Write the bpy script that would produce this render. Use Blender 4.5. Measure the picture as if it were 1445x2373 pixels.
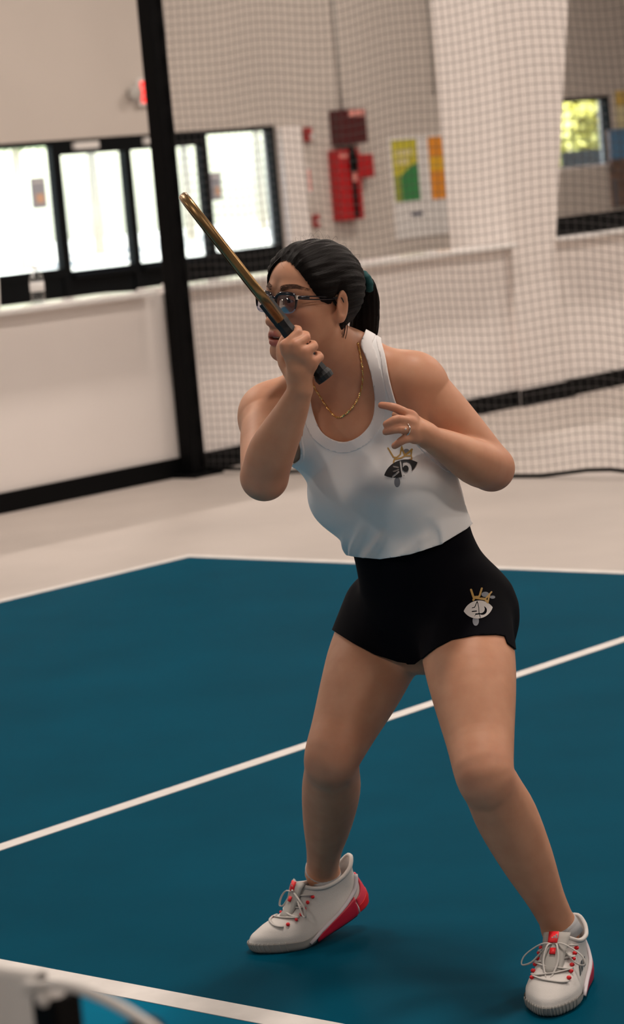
import bpy, bmesh, math, random
import numpy as np
from mathutils import Vector, Matrix
from mathutils.bvhtree import BVHTree

for o in list(bpy.data.objects):
    bpy.data.objects.remove(o, do_unlink=True)
scene = bpy.context.scene
COL = scene.collection
rng = np.random.default_rng(7)

# ------------------------------------------------------------------ camera
# World: metres. X runs along the court's baseline, Y along its sideline (away), Z up.
# The far left court corner (baseline meets sideline) is the origin.
IMW, IMH, FPX = 1445.0, 2373.0, 6163.0
CAM = np.array([7.955, -8.1475, 1.5882])
YAW, PITCH, ROLL = -0.7253, 0.1267, -0.0889
FW = np.array([math.cos(PITCH) * math.sin(YAW), math.cos(PITCH) * math.cos(YAW), -math.sin(PITCH)])
R0 = np.array([math.cos(YAW), -math.sin(YAW), 0.0])
U0 = np.cross(R0, FW)
RT = R0 * math.cos(ROLL) + U0 * math.sin(ROLL)
UP = np.cross(RT, FW)
cam_data = bpy.data.cameras.new('camera')
cam = bpy.data.objects.new('camera', cam_data)
COL.objects.link(cam)
M = Matrix.Identity(4)
for i in range(3):
    M[i][0], M[i][1], M[i][2], M[i][3] = RT[i], UP[i], -FW[i], CAM[i]
cam.matrix_world = M
cam_data.sensor_fit = 'HORIZONTAL'
cam_data.sensor_width = 24.0
cam_data.lens = 24.0 * FPX / IMW
cam_data.dof.use_dof = True
cam_data.dof.focus_distance = 5.1
cam_data.dof.aperture_fstop = 6.6
cam_data.clip_end = 300
scene.camera = cam

# ------------------------------------------------------------------ world, sun, hall lights, exposure
scene.view_settings.view_transform = 'Standard'
scene.view_settings.look = 'None'
scene.view_settings.gamma = 1.0
scene.view_settings.use_curve_mapping = False
scene.view_settings.exposure = 0.05

world = bpy.data.worlds.new('sky')
scene.world = world
world.use_nodes = True
wn = world.node_tree.nodes
wl = world.node_tree.links
wn.clear()
wo = wn.new('ShaderNodeOutputWorld')
wb = wn.new('ShaderNodeBackground')
ws = wn.new('ShaderNodeTexSky')
ws.sky_type = 'NISHITA'
ws.sun_disc = False
ws.sun_elevation = math.radians(50)
ws.sun_rotation = math.radians(100)
wb.inputs['Strength'].default_value = 0.9
wl.new(ws.outputs[0], wb.inputs[0])
wl.new(wb.outputs[0], wo.inputs[0])

sun = bpy.data.lights.new('sun', 'SUN')
sun.energy = 24.0
sun.angle = 0.009
sun.color = (1.0, 0.93, 0.82)
suno = bpy.data.objects.new('sun', sun)
COL.objects.link(suno)
suno.rotation_euler = Vector((-0.22, 0.45, -0.87)).to_track_quat('-Z', 'Y').to_euler()

HALL_LIGHT = 158.0
LIGHT_COL = (1.0, 0.87, 0.77)
LAMPS = [(x, y) for x in (-7.5, -1.0, 5.0, 11.0) for y in (-11.0, -3.5, 2.5, 8.5, 14.5)]
CEIL = 6.2

# ------------------------------------------------------------------ helpers
ORG = {}

def org(o):
    return ORG.get(o.name, np.zeros(3))

def pix_ray(x, y):
    return FW + RT * (x - IMW / 2) / FPX - UP * (y - IMH / 2) / FPX

def on_plane(x, y, axis, val):
    d = pix_ray(x, y)
    return CAM + d * (val - CAM[axis]) / d[axis]

def at(x, y, depth):
    return CAM + pix_ray(x, y) * depth

def project(P):
    d = np.asarray(P, float) - CAM
    z = d @ FW
    return np.stack([IMW / 2 + FPX * (d @ RT) / z, IMH / 2 - FPX * (d @ UP) / z], -1)

def tag(o, label=None, cat=None, group=None, kind=None):
    if label: o['label'] = label
    if cat: o['category'] = cat
    if group: o['group'] = group
    if kind: o['kind'] = kind
    return o

def empty(name, loc, label=None, cat=None, group=None, kind=None):
    o = bpy.data.objects.new(name, None)
    COL.objects.link(o)
    o.location = [float(v) for v in loc]
    o.empty_display_size = 0.1
    ORG[o.name] = np.array(loc, float)
    return tag(o, label, cat, group, kind)

def build(name, V, F, mat, parent=None, smooth=False, origin=None):
    """world-space vertices -> one mesh object (a child's location is relative to its parent)"""
    V = np.asarray(V, float)
    if origin is None:
        if parent is not None:
            origin = org(parent)
        else:
            lo, hi = V.min(0), V.max(0)
            origin = np.array([(lo[0] + hi[0]) / 2, (lo[1] + hi[1]) / 2, lo[2]])
    origin = np.asarray(origin, float)
    me = bpy.data.meshes.new(name)
    me.from_pydata((V - origin).tolist(), [], [list(map(int, f)) for f in F])
    me.update()
    if smooth:
        me.polygons.foreach_set('use_smooth', np.ones(len(me.polygons), bool))
    if mat is not None:
        me.materials.append(mat)
    o = bpy.data.objects.new(name, me)
    COL.objects.link(o)
    if parent is not None:
        o.parent = parent
        o.location = [float(v) for v in origin - org(parent)]
    else:
        o.location = [float(v) for v in origin]
    ORG[o.name] = origin
    return o

class MB:
    """collects shapes into one mesh"""
    def __init__(self):
        self.V, self.F, self.n = [], [], 0
    def add(self, V, F):
        V = np.asarray(V, float).reshape(-1, 3)
        self.F += [[int(i) + self.n for i in f] for f in F]
        self.V.append(V)
        self.n += len(V)
        return self
    def box(self, lo, hi, R=None, c=None):
        lo, hi = np.array(lo, float), np.array(hi, float)
        V = np.array([[lo[0], lo[1], lo[2]], [hi[0], lo[1], lo[2]], [hi[0], hi[1], lo[2]], [lo[0], hi[1], lo[2]],
                      [lo[0], lo[1], hi[2]], [hi[0], lo[1], hi[2]], [hi[0], hi[1], hi[2]], [lo[0], hi[1], hi[2]]])
        if R is not None:
            V = V @ np.asarray(R).T
        if c is not None:
            V = V + np.asarray(c)
        return self.add(V, [(3, 2, 1, 0), (4, 5, 6, 7), (0, 1, 5, 4), (1, 2, 6, 5), (2, 3, 7, 6), (3, 0, 4, 7)])
    def tube(self, pts, r, n=10, cap=True, flat=1.0, ref=None):
        pts = np.asarray(pts, float)
        m = len(pts)
        r = np.broadcast_to(np.asarray(r, float), (m,))
        T = np.gradient(pts, axis=0)
        T /= np.linalg.norm(T, axis=1)[:, None] + 1e-12
        a = np.array(ref if ref is not None else ([0, 0, 1.0] if abs(T[0][2]) < .9 else [1.0, 0, 0]), float)
        V = []
        for i in range(m):
            a = a - T[i] * (a @ T[i])
            a /= np.linalg.norm(a) + 1e-12
            b = np.cross(T[i], a)
            for k in range(n):
                t = 2 * math.pi * k / n
                V.append(pts[i] + r[i] * (a * math.cos(t) * flat + b * math.sin(t)))
        F = []
        for i in range(m - 1):
            for k in range(n):
                k2 = (k + 1) % n
                F.append((i * n + k, i * n + k2, (i + 1) * n + k2, (i + 1) * n + k))
        if cap:
            F.append(tuple(range(n))[::-1])
            F.append(tuple(range((m - 1) * n, m * n)))
        return self.add(V, F)
    def lathe(self, c, prof, n=20, axis=(0, 0, 1)):
        ax = np.array(axis, float); ax /= np.linalg.norm(ax)
        a = np.cross(ax, [0, 0, 1.0] if abs(ax[2]) < .9 else [1.0, 0, 0]); a /= np.linalg.norm(a)
        b = np.cross(ax, a)
        V = [np.asarray(c, float) + ax * z + r * (a * math.cos(2 * math.pi * k / n) + b * math.sin(2 * math.pi * k / n))
             for r, z in prof for k in range(n)]
        m = len(prof)
        F = [(i * n + k, i * n + (k + 1) % n, (i + 1) * n + (k + 1) % n, (i + 1) * n + k) for i in range(m - 1) for k in range(n)]
        F += [tuple(range(n))[::-1], tuple(range((m - 1) * n, m * n))]
        return self.add(V, F)
    def build(self, name, mat, parent=None, smooth=False, bevel=0, origin=None):
        o = build(name, np.concatenate(self.V), self.F, mat, parent, smooth, origin)
        if bevel:
            md = o.modifiers.new('bevel', 'BEVEL'); md.width = bevel; md.segments = 2; md.limit_method = 'ANGLE'
        return o

def box(name, lo, hi, mat, parent=None, bevel=0):
    return MB().box(np.minimum(lo, hi), np.maximum(lo, hi)).build(name, mat, parent, bevel=bevel)

def catmull(pts, n=8, closed=False):
    P = np.asarray(pts, float)
    m = len(P)
    out = []
    for i in range(m if closed else m - 1):
        if closed:
            p0, p1, p2, p3 = P[(i - 1) % m], P[i], P[(i + 1) % m], P[(i + 2) % m]
        else:
            p0, p1, p2, p3 = P[max(i - 1, 0)], P[i], P[i + 1], P[min(i + 2, m - 1)]
        for t in np.arange(n) / n:
            out.append(.5 * (2 * p1 + (p2 - p0) * t + (2 * p0 - 5 * p1 + 4 * p2 - p3) * t * t + (3 * p1 - p0 - 3 * p2 + p3) * t ** 3))
    if not closed:
        out.append(P[-1])
    return np.array(out)

# ------------------------------------------------------------------ materials
MATS = {}
def mat(name, col, rough=0.6, metal=0.0, spec=0.5, emit=None, estr=0.0, noise=None, bump=None, sss=0.0, trans=0.0, alpha=1.0, sheen=0.0, coat=0.0):
    """noise = (scale, amount, detail) colour variation; bump = (scale, strength, distance)"""
    m = bpy.data.materials.new(name)
    m.use_nodes = True
    nt = m.node_tree
    b = nt.nodes['Principled BSDF']
    b.inputs['Base Color'].default_value = (*col, 1)
    b.inputs['Roughness'].default_value = rough
    b.inputs['Metallic'].default_value = metal
    b.inputs['Specular IOR Level'].default_value = spec
    b.inputs['Transmission Weight'].default_value = trans
    b.inputs['Alpha'].default_value = alpha
    b.inputs['Sheen Weight'].default_value = sheen
    b.inputs['Coat Weight'].default_value = coat
    if sss:
        b.inputs['Subsurface Weight'].default_value = sss
        b.inputs['Subsurface Radius'].default_value = (1.0, 0.35, 0.2)
        b.inputs['Subsurface Scale'].default_value = 0.006
    if emit:
        b.inputs['Emission Color'].default_value = (*emit, 1)
        b.inputs['Emission Strength'].default_value = estr
    tc = nt.nodes.new('ShaderNodeTexCoord')
    if noise:
        n = nt.nodes.new('ShaderNodeTexNoise')
        n.inputs['Scale'].default_value = noise[0]
        n.inputs['Detail'].default_value = noise[2]
        nt.links.new(tc.outputs['Object'], n.inputs['Vector'])
        r = nt.nodes.new('ShaderNodeValToRGB')
        r.color_ramp.elements[0].position = .3
        r.color_ramp.elements[1].position = .7
        a = noise[1]
        r.color_ramp.elements[0].color = (*[max(0, c * (1 - a)) for c in col], 1)
        r.color_ramp.elements[1].color = (*[min(1, c * (1 + a)) for c in col], 1)
        nt.links.new(n.outputs['Fac'], r.inputs['Fac'])
        nt.links.new(r.outputs['Color'], b.inputs['Base Color'])
    if bump:
        n = nt.nodes.new('ShaderNodeTexNoise')
        n.inputs['Scale'].default_value = bump[0]
        n.inputs['Detail'].default_value = 3
        nt.links.new(tc.outputs['Object'], n.inputs['Vector'])
        bp = nt.nodes.new('ShaderNodeBump')
        bp.inputs['Strength'].default_value = bump[1]
        bp.inputs['Distance'].default_value = bump[2]
        nt.links.new(n.outputs['Fac'], bp.inputs['Height'])
        nt.links.new(bp.outputs['Normal'], b.inputs['Normal'])
    MATS[name] = m
    return m

mat('concrete', (0.44, 0.39, 0.355), 0.55, noise=(1.1, 0.10, 5), bump=(60, 0.05, 0.002))
mat('court_blue', (0.0, 0.056, 0.098), 0.6, spec=0.008, noise=(2.0, 0.10, 6), bump=(260, 0.25, 0.001))
mat('kitchen_blue', (0.0, 0.14, 0.25), 0.6, spec=0.008, noise=(2.0, 0.08, 6), bump=(260, 0.25, 0.001))
mat('line_white', (0.68, 0.65, 0.62), 0.6, noise=(14, 0.08, 6))
mat('wall_beige', (0.60, 0.54, 0.49), 0.8, noise=(0.8, 0.03, 3))
mat('wall_white', (0.88, 0.82, 0.785), 0.75, noise=(0.7, 0.03, 3))
mat('column_white', (0.84, 0.78, 0.745), 0.6)
mat('ceiling_white', (0.75, 0.72, 0.68), 0.9)
mat('wall_bounce_cut', (0.06, 0.058, 0.06), 0.9)  # unseen hall walls, coloured dark to cut bounced light
mat('ceiling_bounce_cut', (0.28, 0.27, 0.26), 0.9)  # unseen ceiling, darkened to keep bounced light down
mat('ledge_white', (0.80, 0.78, 0.76), 0.16, spec=0.6)
mat('black_base', (0.003, 0.003, 0.0035), 0.6, spec=0.08)
mat('black_metal', (0.003, 0.003, 0.0035), 0.5, spec=0.08)
mat('frame_black', (0.004, 0.005, 0.006), 0.45, spec=0.12)
mat('cord_dark', (0.085, 0.08, 0.078), 0.8, spec=0.2)
mat('white_plastic', (0.80, 0.77, 0.74), 0.4)
mat('grey_metal', (0.35, 0.34, 0.33), 0.4, metal=0.6)
mat('conduit_grey', (0.52, 0.50, 0.47), 0.5)
mat('red_dark', (0.07, 0.006, 0.008), 0.5)
mat('red_bright', (0.42, 0.006, 0.010), 0.45)
mat('red_small', (0.36, 0.03, 0.03), 0.5)
mat('pink_tag', (0.75, 0.30, 0.26), 0.6)
mat('exit_red', (0.8, 0.03, 0.03), 0.4, emit=(1.0, 0.06, 0.05), estr=1.0)
mat('paper_white', (0.80, 0.78, 0.76), 0.7)
mat('poster_lime', (0.58, 0.52, 0.05), 0.6)
mat('poster_green', (0.04, 0.24, 0.07), 0.6)
mat('poster_olive', (0.30, 0.34, 0.06), 0.6)
mat('poster_cream', (0.75, 0.68, 0.40), 0.6)
mat('poster_orange', (0.80, 0.30, 0.03), 0.6)
mat('poster_amber', (0.80, 0.45, 0.03), 0.6)
mat('poster_navy', (0.03, 0.04, 0.09), 0.6)
mat('poster_blue', (0.10, 0.24, 0.42), 0.6)
mat('poster_brown', (0.16, 0.10, 0.075), 0.6, noise=(9, .5, 3))
mat('poster_dark', (0.12, 0.12, 0.14), 0.6)
mat('flyer_grey_glare', (0.42, 0.43, 0.48), 0.6)  # dark sheet, with the window's washed-out glare put into its colour
mat('flyer_orange_glare', (0.80, 0.50, 0.34), 0.6)  # orange print lightened for the same glare
mat('yellow_card', (0.72, 0.50, 0.12), 0.6)
mat('asphalt', (0.62, 0.60, 0.56), 0.9, noise=(0.4, .08, 4))
mat('leaf_sun', (0.82, 0.76, 0.28), 0.6, noise=(3, .3, 3))
mat('leaf_pale', (0.42, 0.50, 0.32), 0.6, noise=(3, .3, 3))
mat('bark', (0.40, 0.36, 0.30), 0.9)
mat('chair_blue', (0.003, 0.022, 0.040), 0.5)
mat('lamp_diffuser', (0.9, 0.9, 0.9), 0.5, emit=LIGHT_COL, estr=2.0)

def glass_mat(name, tint=(1, 1, 1), gloss=0.06, rough=0.0):
    m = bpy.data.materials.new(name)
    m.use_nodes = True
    nt = m.node_tree
    nt.nodes.clear()
    out = nt.nodes.new('ShaderNodeOutputMaterial')
    tr = nt.nodes.new('ShaderNodeBsdfTransparent'); tr.inputs[0].default_value = (*tint, 1)
    gl = nt.nodes.new('ShaderNodeBsdfGlossy'); gl.inputs['Roughness'].default_value = rough
    fr = nt.nodes.new('ShaderNodeFresnel'); fr.inputs[0].default_value = 1.45
    ml = nt.nodes.new('ShaderNodeMath'); ml.operation = 'MULTIPLY_ADD'; ml.inputs[1].default_value = 0.45; ml.inputs[2].default_value = gloss * .3
    mx = nt.nodes.new('ShaderNodeMixShader')
    nt.links.new(fr.outputs[0], ml.inputs[0])
    nt.links.new(ml.outputs[0], mx.inputs[0])
    nt.links.new(tr.outputs[0], mx.inputs[1])
    nt.links.new(gl.outputs[0], mx.inputs[2])
    nt.links.new(mx.outputs[0], out.inputs[0])
    MATS[name] = m
    return m
glass_mat('window_glass', (0.93, 0.96, 0.94))
glass_mat('spectacle_lens', (0.88, 0.88, 0.95))
glass_mat('bottle_clear', (0.90, 0.92, 0.93), 0.3)
# ================================================================== THE HALL
XW = -11.3255          # inner face of the far window wall
XH = -2.20             # court face of the half wall
YN = 2.35              # plane of the backstop net
XE, YS, YB = 16.0, -14.0, 24.0

floor = tag(box('floor', (XW - .2, YS, -.2), (XE, YB, 0), MATS['concrete']), 'warm grey polished concrete floor of the hall', kind='structure')
# painted court: thin coats on the slab
box('court_surface', (0, -4.57, 0), (6.10, 0, .0015), MATS['court_blue'], floor)
box('kitchen_surface', (0, -8.85, 0), (6.10, -4.57, .0015), MATS['kitchen_blue'], floor)
box('court_surface', (0, -13.4, 0), (6.10, -8.85, .0015), MATS['court_blue'], floor)
LW = .05
for (a, b) in (((0, -13.4), (LW, 0)), ((6.10 - LW, -13.4), (6.10, 0)), ((LW, -LW), (6.10 - LW, 0)),
               ((LW, -4.57 - LW), (6.10 - LW, -4.57 + .02)), ((LW, -8.85), (6.10 - LW, -8.85 + LW)),
               ((3.05 - LW / 2, -4.55), (3.05 + LW / 2, -LW)), ((3.05 - LW / 2, -13.4), (3.05 + LW / 2, -8.85))):
    box('court_line', (*a, .0015), (*b, .003), MATS['line_white'], floor)

tag(box('ceiling', (XW - .2, YS, CEIL), (XE, YB, CEIL + .2), MATS['ceiling_bounce_cut']), 'grey hall ceiling above the court', kind='structure')
tag(box('wall_right', (XE, YS, -.2), (XE + .2, YB, CEIL + .2), MATS['wall_bounce_cut']), 'dark side wall of the hall', kind='structure')
tag(box('wall_near', (XW - .2, YS - .2, -.2), (XE + .2, YS, CEIL + .2), MATS['wall_bounce_cut']), 'dark end wall behind the photographer', kind='structure')
tag(box('wall_far', (XW - .2, YB, -.2), (XE + .2, YB + .2, CEIL + .2), MATS['wall_beige']), 'beige end wall of the hall', kind='structure')

# window wall with openings for the storefront (two windows, a pair of doors) and a small window
wz = XW
SF0, SF1, SFT = 9.05, 13.56, 2.12           # storefront opening (Y from, Y to, top)
W30, W31, W3B, W3T = 17.9, 19.92, 1.34, 2.21
mb = MB()
for (y0, y1, z0, z1) in ((YS, SF0, 0, CEIL), (SF0, SF1, SFT, CEIL), (SF1, W30, 0, CEIL), (W30, W31, 0, W3B), (W30, W31, W3T, CEIL), (W31, YB, 0, CEIL)):
    mb.box((wz - .2, y0, z0), (wz, y1, z1))
tag(mb.build('wall_left', MATS['wall_beige']), 'beige wall with the glass doors and windows', kind='structure')
tag(box('trim_1', (wz, SF1 + .02, 0), (wz + .06, SF1 + .36, 2.10), MATS['wall_white']), 'white painted strip beside the glass front', kind='structure')

def glazed(name, y0, y1, z_sill, z_head, label, rail, door=False):
    root = empty(name, (wz - .07, (y0 + y1) / 2, 0), label, kind='structure')
    fm = MATS['frame_black']
    x0, x1 = wz - .10, wz - .02
    box('jamb', (x0, y0, 0), (x1, y0 + rail, z_head + .05), fm, root)
    box('jamb', (x0, y1 - rail, 0), (x1, y1, z_head + .05), fm, root)
    box('head_rail', (x0, y0 + rail, z_head), (x1, y1 - rail, SFT if not door else z_head + .05), fm, root)
    box('middle_rail', (x0, y0 + rail, z_sill - .09), (x1, y1 - rail, z_sill), fm, root)
    box('lower_panel', (x0 + .02, y0 + rail, .0), (x1 - .02, y1 - rail, z_sill - .09), fm, root)
    box('pane', (x0 + .035, y0 + rail, z_sill), (x0 + .041, y1 - rail, z_head), MATS['window_glass'], root)
    if door:
        box('door_closer', (x1, y0 + .22, z_head + .045), (x1 + .06, y0 + .55, z_head + .115), MATS['white_plastic'], root, bevel=.006)
        box('push_bar', (x1, y0 + rail, z_sill - .08), (x1 + .05, y1 - rail, z_sill - .03), fm, root, bevel=.005)
    return root
glazed('window_1', SF0, 10.30, .86, 2.07, 'tall storefront window at the left edge with a flyer on it', .06)
glazed('door_1', 10.30, 11.30, .82, 1.97, 'black framed glass door left of the tall net post', .055, True)
glazed('door_2', 11.30, 12.42, .82, 1.97, 'black framed glass door partly behind the tall net post', .045, True)
glazed('window_2', 12.42, SF1, .84, 2.07, 'storefront window right of the doors with a small flyer', .07)
box('transom_bar', (wz - .10, 10.30, 2.02), (wz - .02, 12.42, SFT), MATS['frame_black'], bpy.data.objects['door_1'])

w3 = empty('window_3', (wz - .07, (W30 + W31) / 2, W3B), 'small window right of the tapered column looking out on a sunlit bush', kind='structure')
for (y0, y1, z0, z1) in ((W30, W30 + .05, W3B, W3T), (W31 - .06, W31, W3B, W3T)):
    box('jamb', (wz - .12, y0, z0), (wz - .01, y1, z1), MATS['frame_black'], w3)
box('head_rail', (wz - .12, W30 + .05, W3T - .05), (wz - .01, W31 - .06, W3T), MATS['frame_black'], w3)
box('sill', (wz - .12, W30 + .05, W3B), (wz - .01, W31 - .06, W3B + .03), MATS['wall_white'], w3)
box('pane', (wz - .07, W30 + .05, W3B + .03), (wz - .064, W31 - .06, W3T - .05), MATS['window_glass'], w3)

# half wall along the court, running on behind the net; the tapered column stands in it
YC0, YC1 = 5.36, 5.84
hw = empty('wall_half', (XH, 0, 0), 'white half wall with a glossy ledge and black base along the court', kind='structure')
for (y0, y1) in ((YS, YC0), (YC1, 10.5)):
    box('half_wall_panel', (XH - .14, y0, 0), (XH, y1, 1.005), MATS['wall_white'], hw)
    for (l0, l1) in (((y0, YN - .24), (YN + .0, y1)) if y0 < YN < y1 else ((y0, y1),)):
        box('ledge', (XH - .30, l0, 1.005), (XH + .10, l1, 1.035), MATS['ledge_white'], hw, bevel=.006)
    box('baseboard', (XH, y0, 0), (XH + .025, y1, .105), MATS['black_base'], hw)

box('baseboard', (XH + .05, YC0 - .025, 0), (XH + .075, YC1 + .06, .105), MATS['black_base'], hw)
V = []
xf, xb = XH + .05, XH - .44
for z, y1 in ((0, YC1), (1.0, YC1), (CEIL, YC1 + 1.15)):
    V += [(xf, YC0, z), (xf, y1, z), (xb, y1, z), (xb, YC0, z)]
F = [(3, 2, 1, 0), (8, 9, 10, 11)]
for k in (0, 4):
    for i in range(4):
        j = (i + 1) % 4
        F.append((k + i, k + j, k + 4 + j, k + 4 + i))
cl = tag(build('tapered_column', V, F, MATS['column_white']), 'white tapered building column standing in the half wall behind the net', 'column')
md = cl.modifiers.new('bevel', 'BEVEL'); md.width = .01; md.segments = 2

# ------------------------------------------------------------------ ceiling lamps (rows of panels, out of frame)
for i, (x, y) in enumerate(LAMPS):
    lp = empty('ceiling_lamp', (x, y, CEIL - .12), 'long white ceiling lamp in the rows above the court', 'lamp', 'ceiling lamps over the hall')
    box('housing', (x - .2, y - .75, CEIL - .08), (x + .2, y + .75, CEIL), MATS['white_plastic'], lp)
    box('diffuser', (x - .18, y - .72, CEIL - .11), (x + .18, y + .72, CEIL - .08), MATS['lamp_diffuser'], lp)
    ld = bpy.data.lights.new('lamp_light', 'AREA')
    ld.shape = 'RECTANGLE'; ld.size = .36; ld.size_y = 1.44
    ld.energy = HALL_LIGHT * (.65 if y < -8 else 1.0); ld.color = LIGHT_COL
    lo = bpy.data.objects.new('lamp_light', ld)
    COL.objects.link(lo)
    lo.parent = lp
    lo.location = (0, 0, -.005)

# ------------------------------------------------------------------ backstop net: post, cords
XP, YP = -2.145, YN - .065
post = empty('net_frame_post', (XP, YP, 0), 'tall black steel post at the corner of the backstop net', 'post')
box('upright', (XP - .034, YP - .050, .015), (XP + .062, YP + .055, 4.6), MATS['black_metal'], post, bevel=.006)
box('base_plate', (XP - .03, YP - .12, 0), (XP + .13, YP + .12, .015), MATS['black_metal'], post)

NET_X0, NET_X1, NET_H, CELL = XP + .06, 4.6, 4.5, .0445
net = empty('backstop_net', ((NET_X0 + NET_X1) / 2, YN, 0), 'dark square-mesh backstop net hanging behind the baseline', 'net')
nx = int((NET_X1 - NET_X0) / CELL)
nz = int(NET_H / CELL)
gx, gz = np.meshgrid(np.arange(nx + 1), np.arange(nz + 1), indexing='ij')
X = NET_X0 + gx * CELL
Z = .03 + gz * CELL
u = X - NET_X0
sw = np.clip(u / .4, 0, 1)
DY = sw * (( .05 * np.sin(u * 2.1 + .5)) * np.clip(Z / 1.0, .15, 1) + .022 * np.sin(u * 5.3 + Z * .55) + .006 * np.sin(u * 9 + Z * 1.7))
DZ = sw * (.020 * np.sin(u * 3.1 + .4 * Z) + .014 * np.sin(u * 7.3 + 1.0 + .9 * Z) - .02)
DXn = .010 * np.sin(Z * 2.3 + u * 1.3) + .006 * np.sin(Z * 5.1 + 2 * u)
P = np.stack([X + DXn, YN + DY, np.maximum(Z + DZ, .012)], -1)
def cord_mesh(lines, r):
    Vs, Fs, n0 = [], [], 0
    for L in lines:
        m = len(L)
        T = np.gradient(L, axis=0); T /= np.linalg.norm(T, axis=1)[:, None]
        a = np.cross(T, [0.3, 1, 0.2]); a /= np.linalg.norm(a, axis=1)[:, None]
        b = np.cross(T, a)
        R = np.stack([L + r * a, L - r * .5 * a + r * .87 * b, L - r * .5 * a - r * .87 * b], 1).reshape(-1, 3)
        Vs.append(R)
        i = np.arange(m - 1)[:, None] * 3
        for k in range(3):
            k2 = (k + 1) % 3
            Fs.append(np.concatenate([i + k, i + k2, i + 3 + k2, i + 3 + k], 1) + n0)
        n0 += len(R)
    return np.concatenate(Vs), np.concatenate(Fs)
Vn, Fn = cord_mesh([P[:, j] for j in range(nz + 1)], .0017)
tag(build('horizontal_cords', Vn, Fn, MATS['cord_dark'], net), kind='stuff')
Vn, Fn = cord_mesh([P[i] for i in range(nx + 1)], .0017)
tag(build('vertical_cords', Vn, Fn, MATS['cord_dark'], net), kind='stuff')
MB().tube(np.concatenate([P[::3, 0] + [0, 0, -.002]]), .011, 8).build('bottom_rope', MATS['black_base'], net, True)
MB().tube([(XP + .060 + .006 * math.sin(k * 1.9), YN - .035, .05 + k * .05) for k in range(90)], .011, 6).build('side_rope', MATS['black_base'], net, True)

# ------------------------------------------------------------------ things on the ledge
def pt_h(px, py):      # a point above the ledge line
    return on_plane(px, py, 0, XH - .10)
b0 = pt_h(90, 706)
bot = empty('water_bottle', (b0[0], b0[1], 1.035), 'clear plastic water bottle standing on the white ledge at the left', 'bottle')
MB().lathe((b0[0], b0[1], 1.035), [(.026, 0), (.036, .006), (.037, .05), (.034, .058), (.037, .066), (.037, .085), (.034, .092), (.037, .10), (.037, .125), (.030, .150), (.015, .168), (.014, .176)], 20).build('body', MATS['bottle_clear'], bot, True)
MB().lathe((b0[0], b0[1], 1.035), [(.038, .062), (.038, .112)], 20).build('label_band', MATS['paper_white'], bot, True)
MB().lathe((b0[0], b0[1], 1.211), [(.017, 0), (.017, .016), (.015, .018)], 16).build('cap', MATS['white_plastic'], bot, True)
b1 = pt_h(-12, 716)
cup = tag(MB().lathe((b1[0], b1[1], 1.035), [(.030, 0), (.036, .12), (.038, .165), (.036, .17), (.033, .168)], 20).build('paper_cup', MATS['paper_white'], None, True), 'white paper cup at the left edge of the ledge', 'cup')
b2 = pt_h(340, 678)
tag(MB().lathe((b2[0] + .1, b2[1] + .06, 1.035), [(.020, 0), (.030, .004), (.034, .014), (.030, .022), (.015, .026)], 16).build('ledge_glint', MATS['white_plastic'], None, True), 'small round white lid modelled as a disc on the ledge next to the post', 'glint')  # white disc stands in for a bright window reflection on the glossy ledge
tb = on_plane(1262, 536, 0, XH - .12)
tray = empty('long_black_tray', (XH - .12, tb[1] + .6, 1.035), 'long black tray lying on the ledge right of the column', 'tray')
box('tray_base', (XH - .26, tb[1], 1.035), (XH - .02, tb[1] + 2.2, 1.05), MATS['black_base'], tray)
box('tray_side', (XH - .035, tb[1], 1.05), (XH - .02, tb[1] + 2.2, 1.145), MATS['black_base'], tray)
box('tray_side', (XH - .26, tb[1], 1.05), (XH - .245, tb[1] + 2.2, 1.145), MATS['black_base'], tray)
box('tray_end', (XH - .245, tb[1], 1.05), (XH - .035, tb[1] + .015, 1.145), MATS['black_base'], tray)

# ------------------------------------------------------------------ things on the far wall
def wy(px, py, dx=0.0):
    p = on_plane(px, py, 0, XW + dx)
    return p[1], p[2]
def plate(name, px0, py0, px1, py1, t, m, parent=None, d0=0.0, bevel=0):
    """box on the far wall, spanning from the pixel of its upper left to that of its lower right"""
    y0, z1 = wy(px0, py0)
    y1, z0 = wy(px1, py1)
    return box(name, (XW + d0, y0, z0), (XW + d0 + t, y1, z1), m, parent, bevel)

y0, z0 = wy(758, 262); y1, z1 = wy(822, 333)
al = empty('alarm_box', (XW, (y0 + y1) / 2, z1), 'dark red box on the wall at the end of a conduit', 'alarm box')
box('housing', (XW, y0 + .02, z1), (XW + .16, y1 + .04, z0 + .02), MATS['red_dark'], al, bevel=.008)
box('white_label', (XW + .16, y0 + .17, z0 - .06), (XW + .165, y1 + .01, z0 + .01), MATS['pink_tag'], al)
y0, z0 = wy(757, 350); y1, z1 = wy(822, 508)
rc = empty('extinguisher_cover', (XW, (y0 + y1) / 2, z1), 'bright red extinguisher cover with black strap hanging on the wall', 'extinguisher')
box('cover_body', (XW, y0, z1), (XW + .15, y1, z0), MATS['red_bright'], rc, bevel=.015)
box('side_pocket', (XW, y1, z0 - .33), (XW + .13, y1 + .26, z0 - .07), MATS['red_bright'], rc, bevel=.012)
ym = y0 + .23
box('strap', (XW + .15, ym - .03, z1 + .02), (XW + .17, ym + .035, z0), MATS['black_base'], rc)
MB().tube([(XW + .165, ym, z0 - .25), (XW + .17, ym, z0 - .12), (XW + .165, ym, z0 - .02), (XW + .13, ym, z0 + .015)], [.05, .055, .04, .03], 12).build('nozzle', MATS['black_base'], rc, True)
box('pink_tag', (XW + .172, ym - .035, z0 - .36), (XW + .178, ym + .035, z0 - .25), MATS['pink_tag'], rc)
box('white_print', (XW + .151, y0 + .03, z0 - .09), (XW + .153, y0 + .16, z0 - .05), MATS['pink_tag'], rc)
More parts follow.
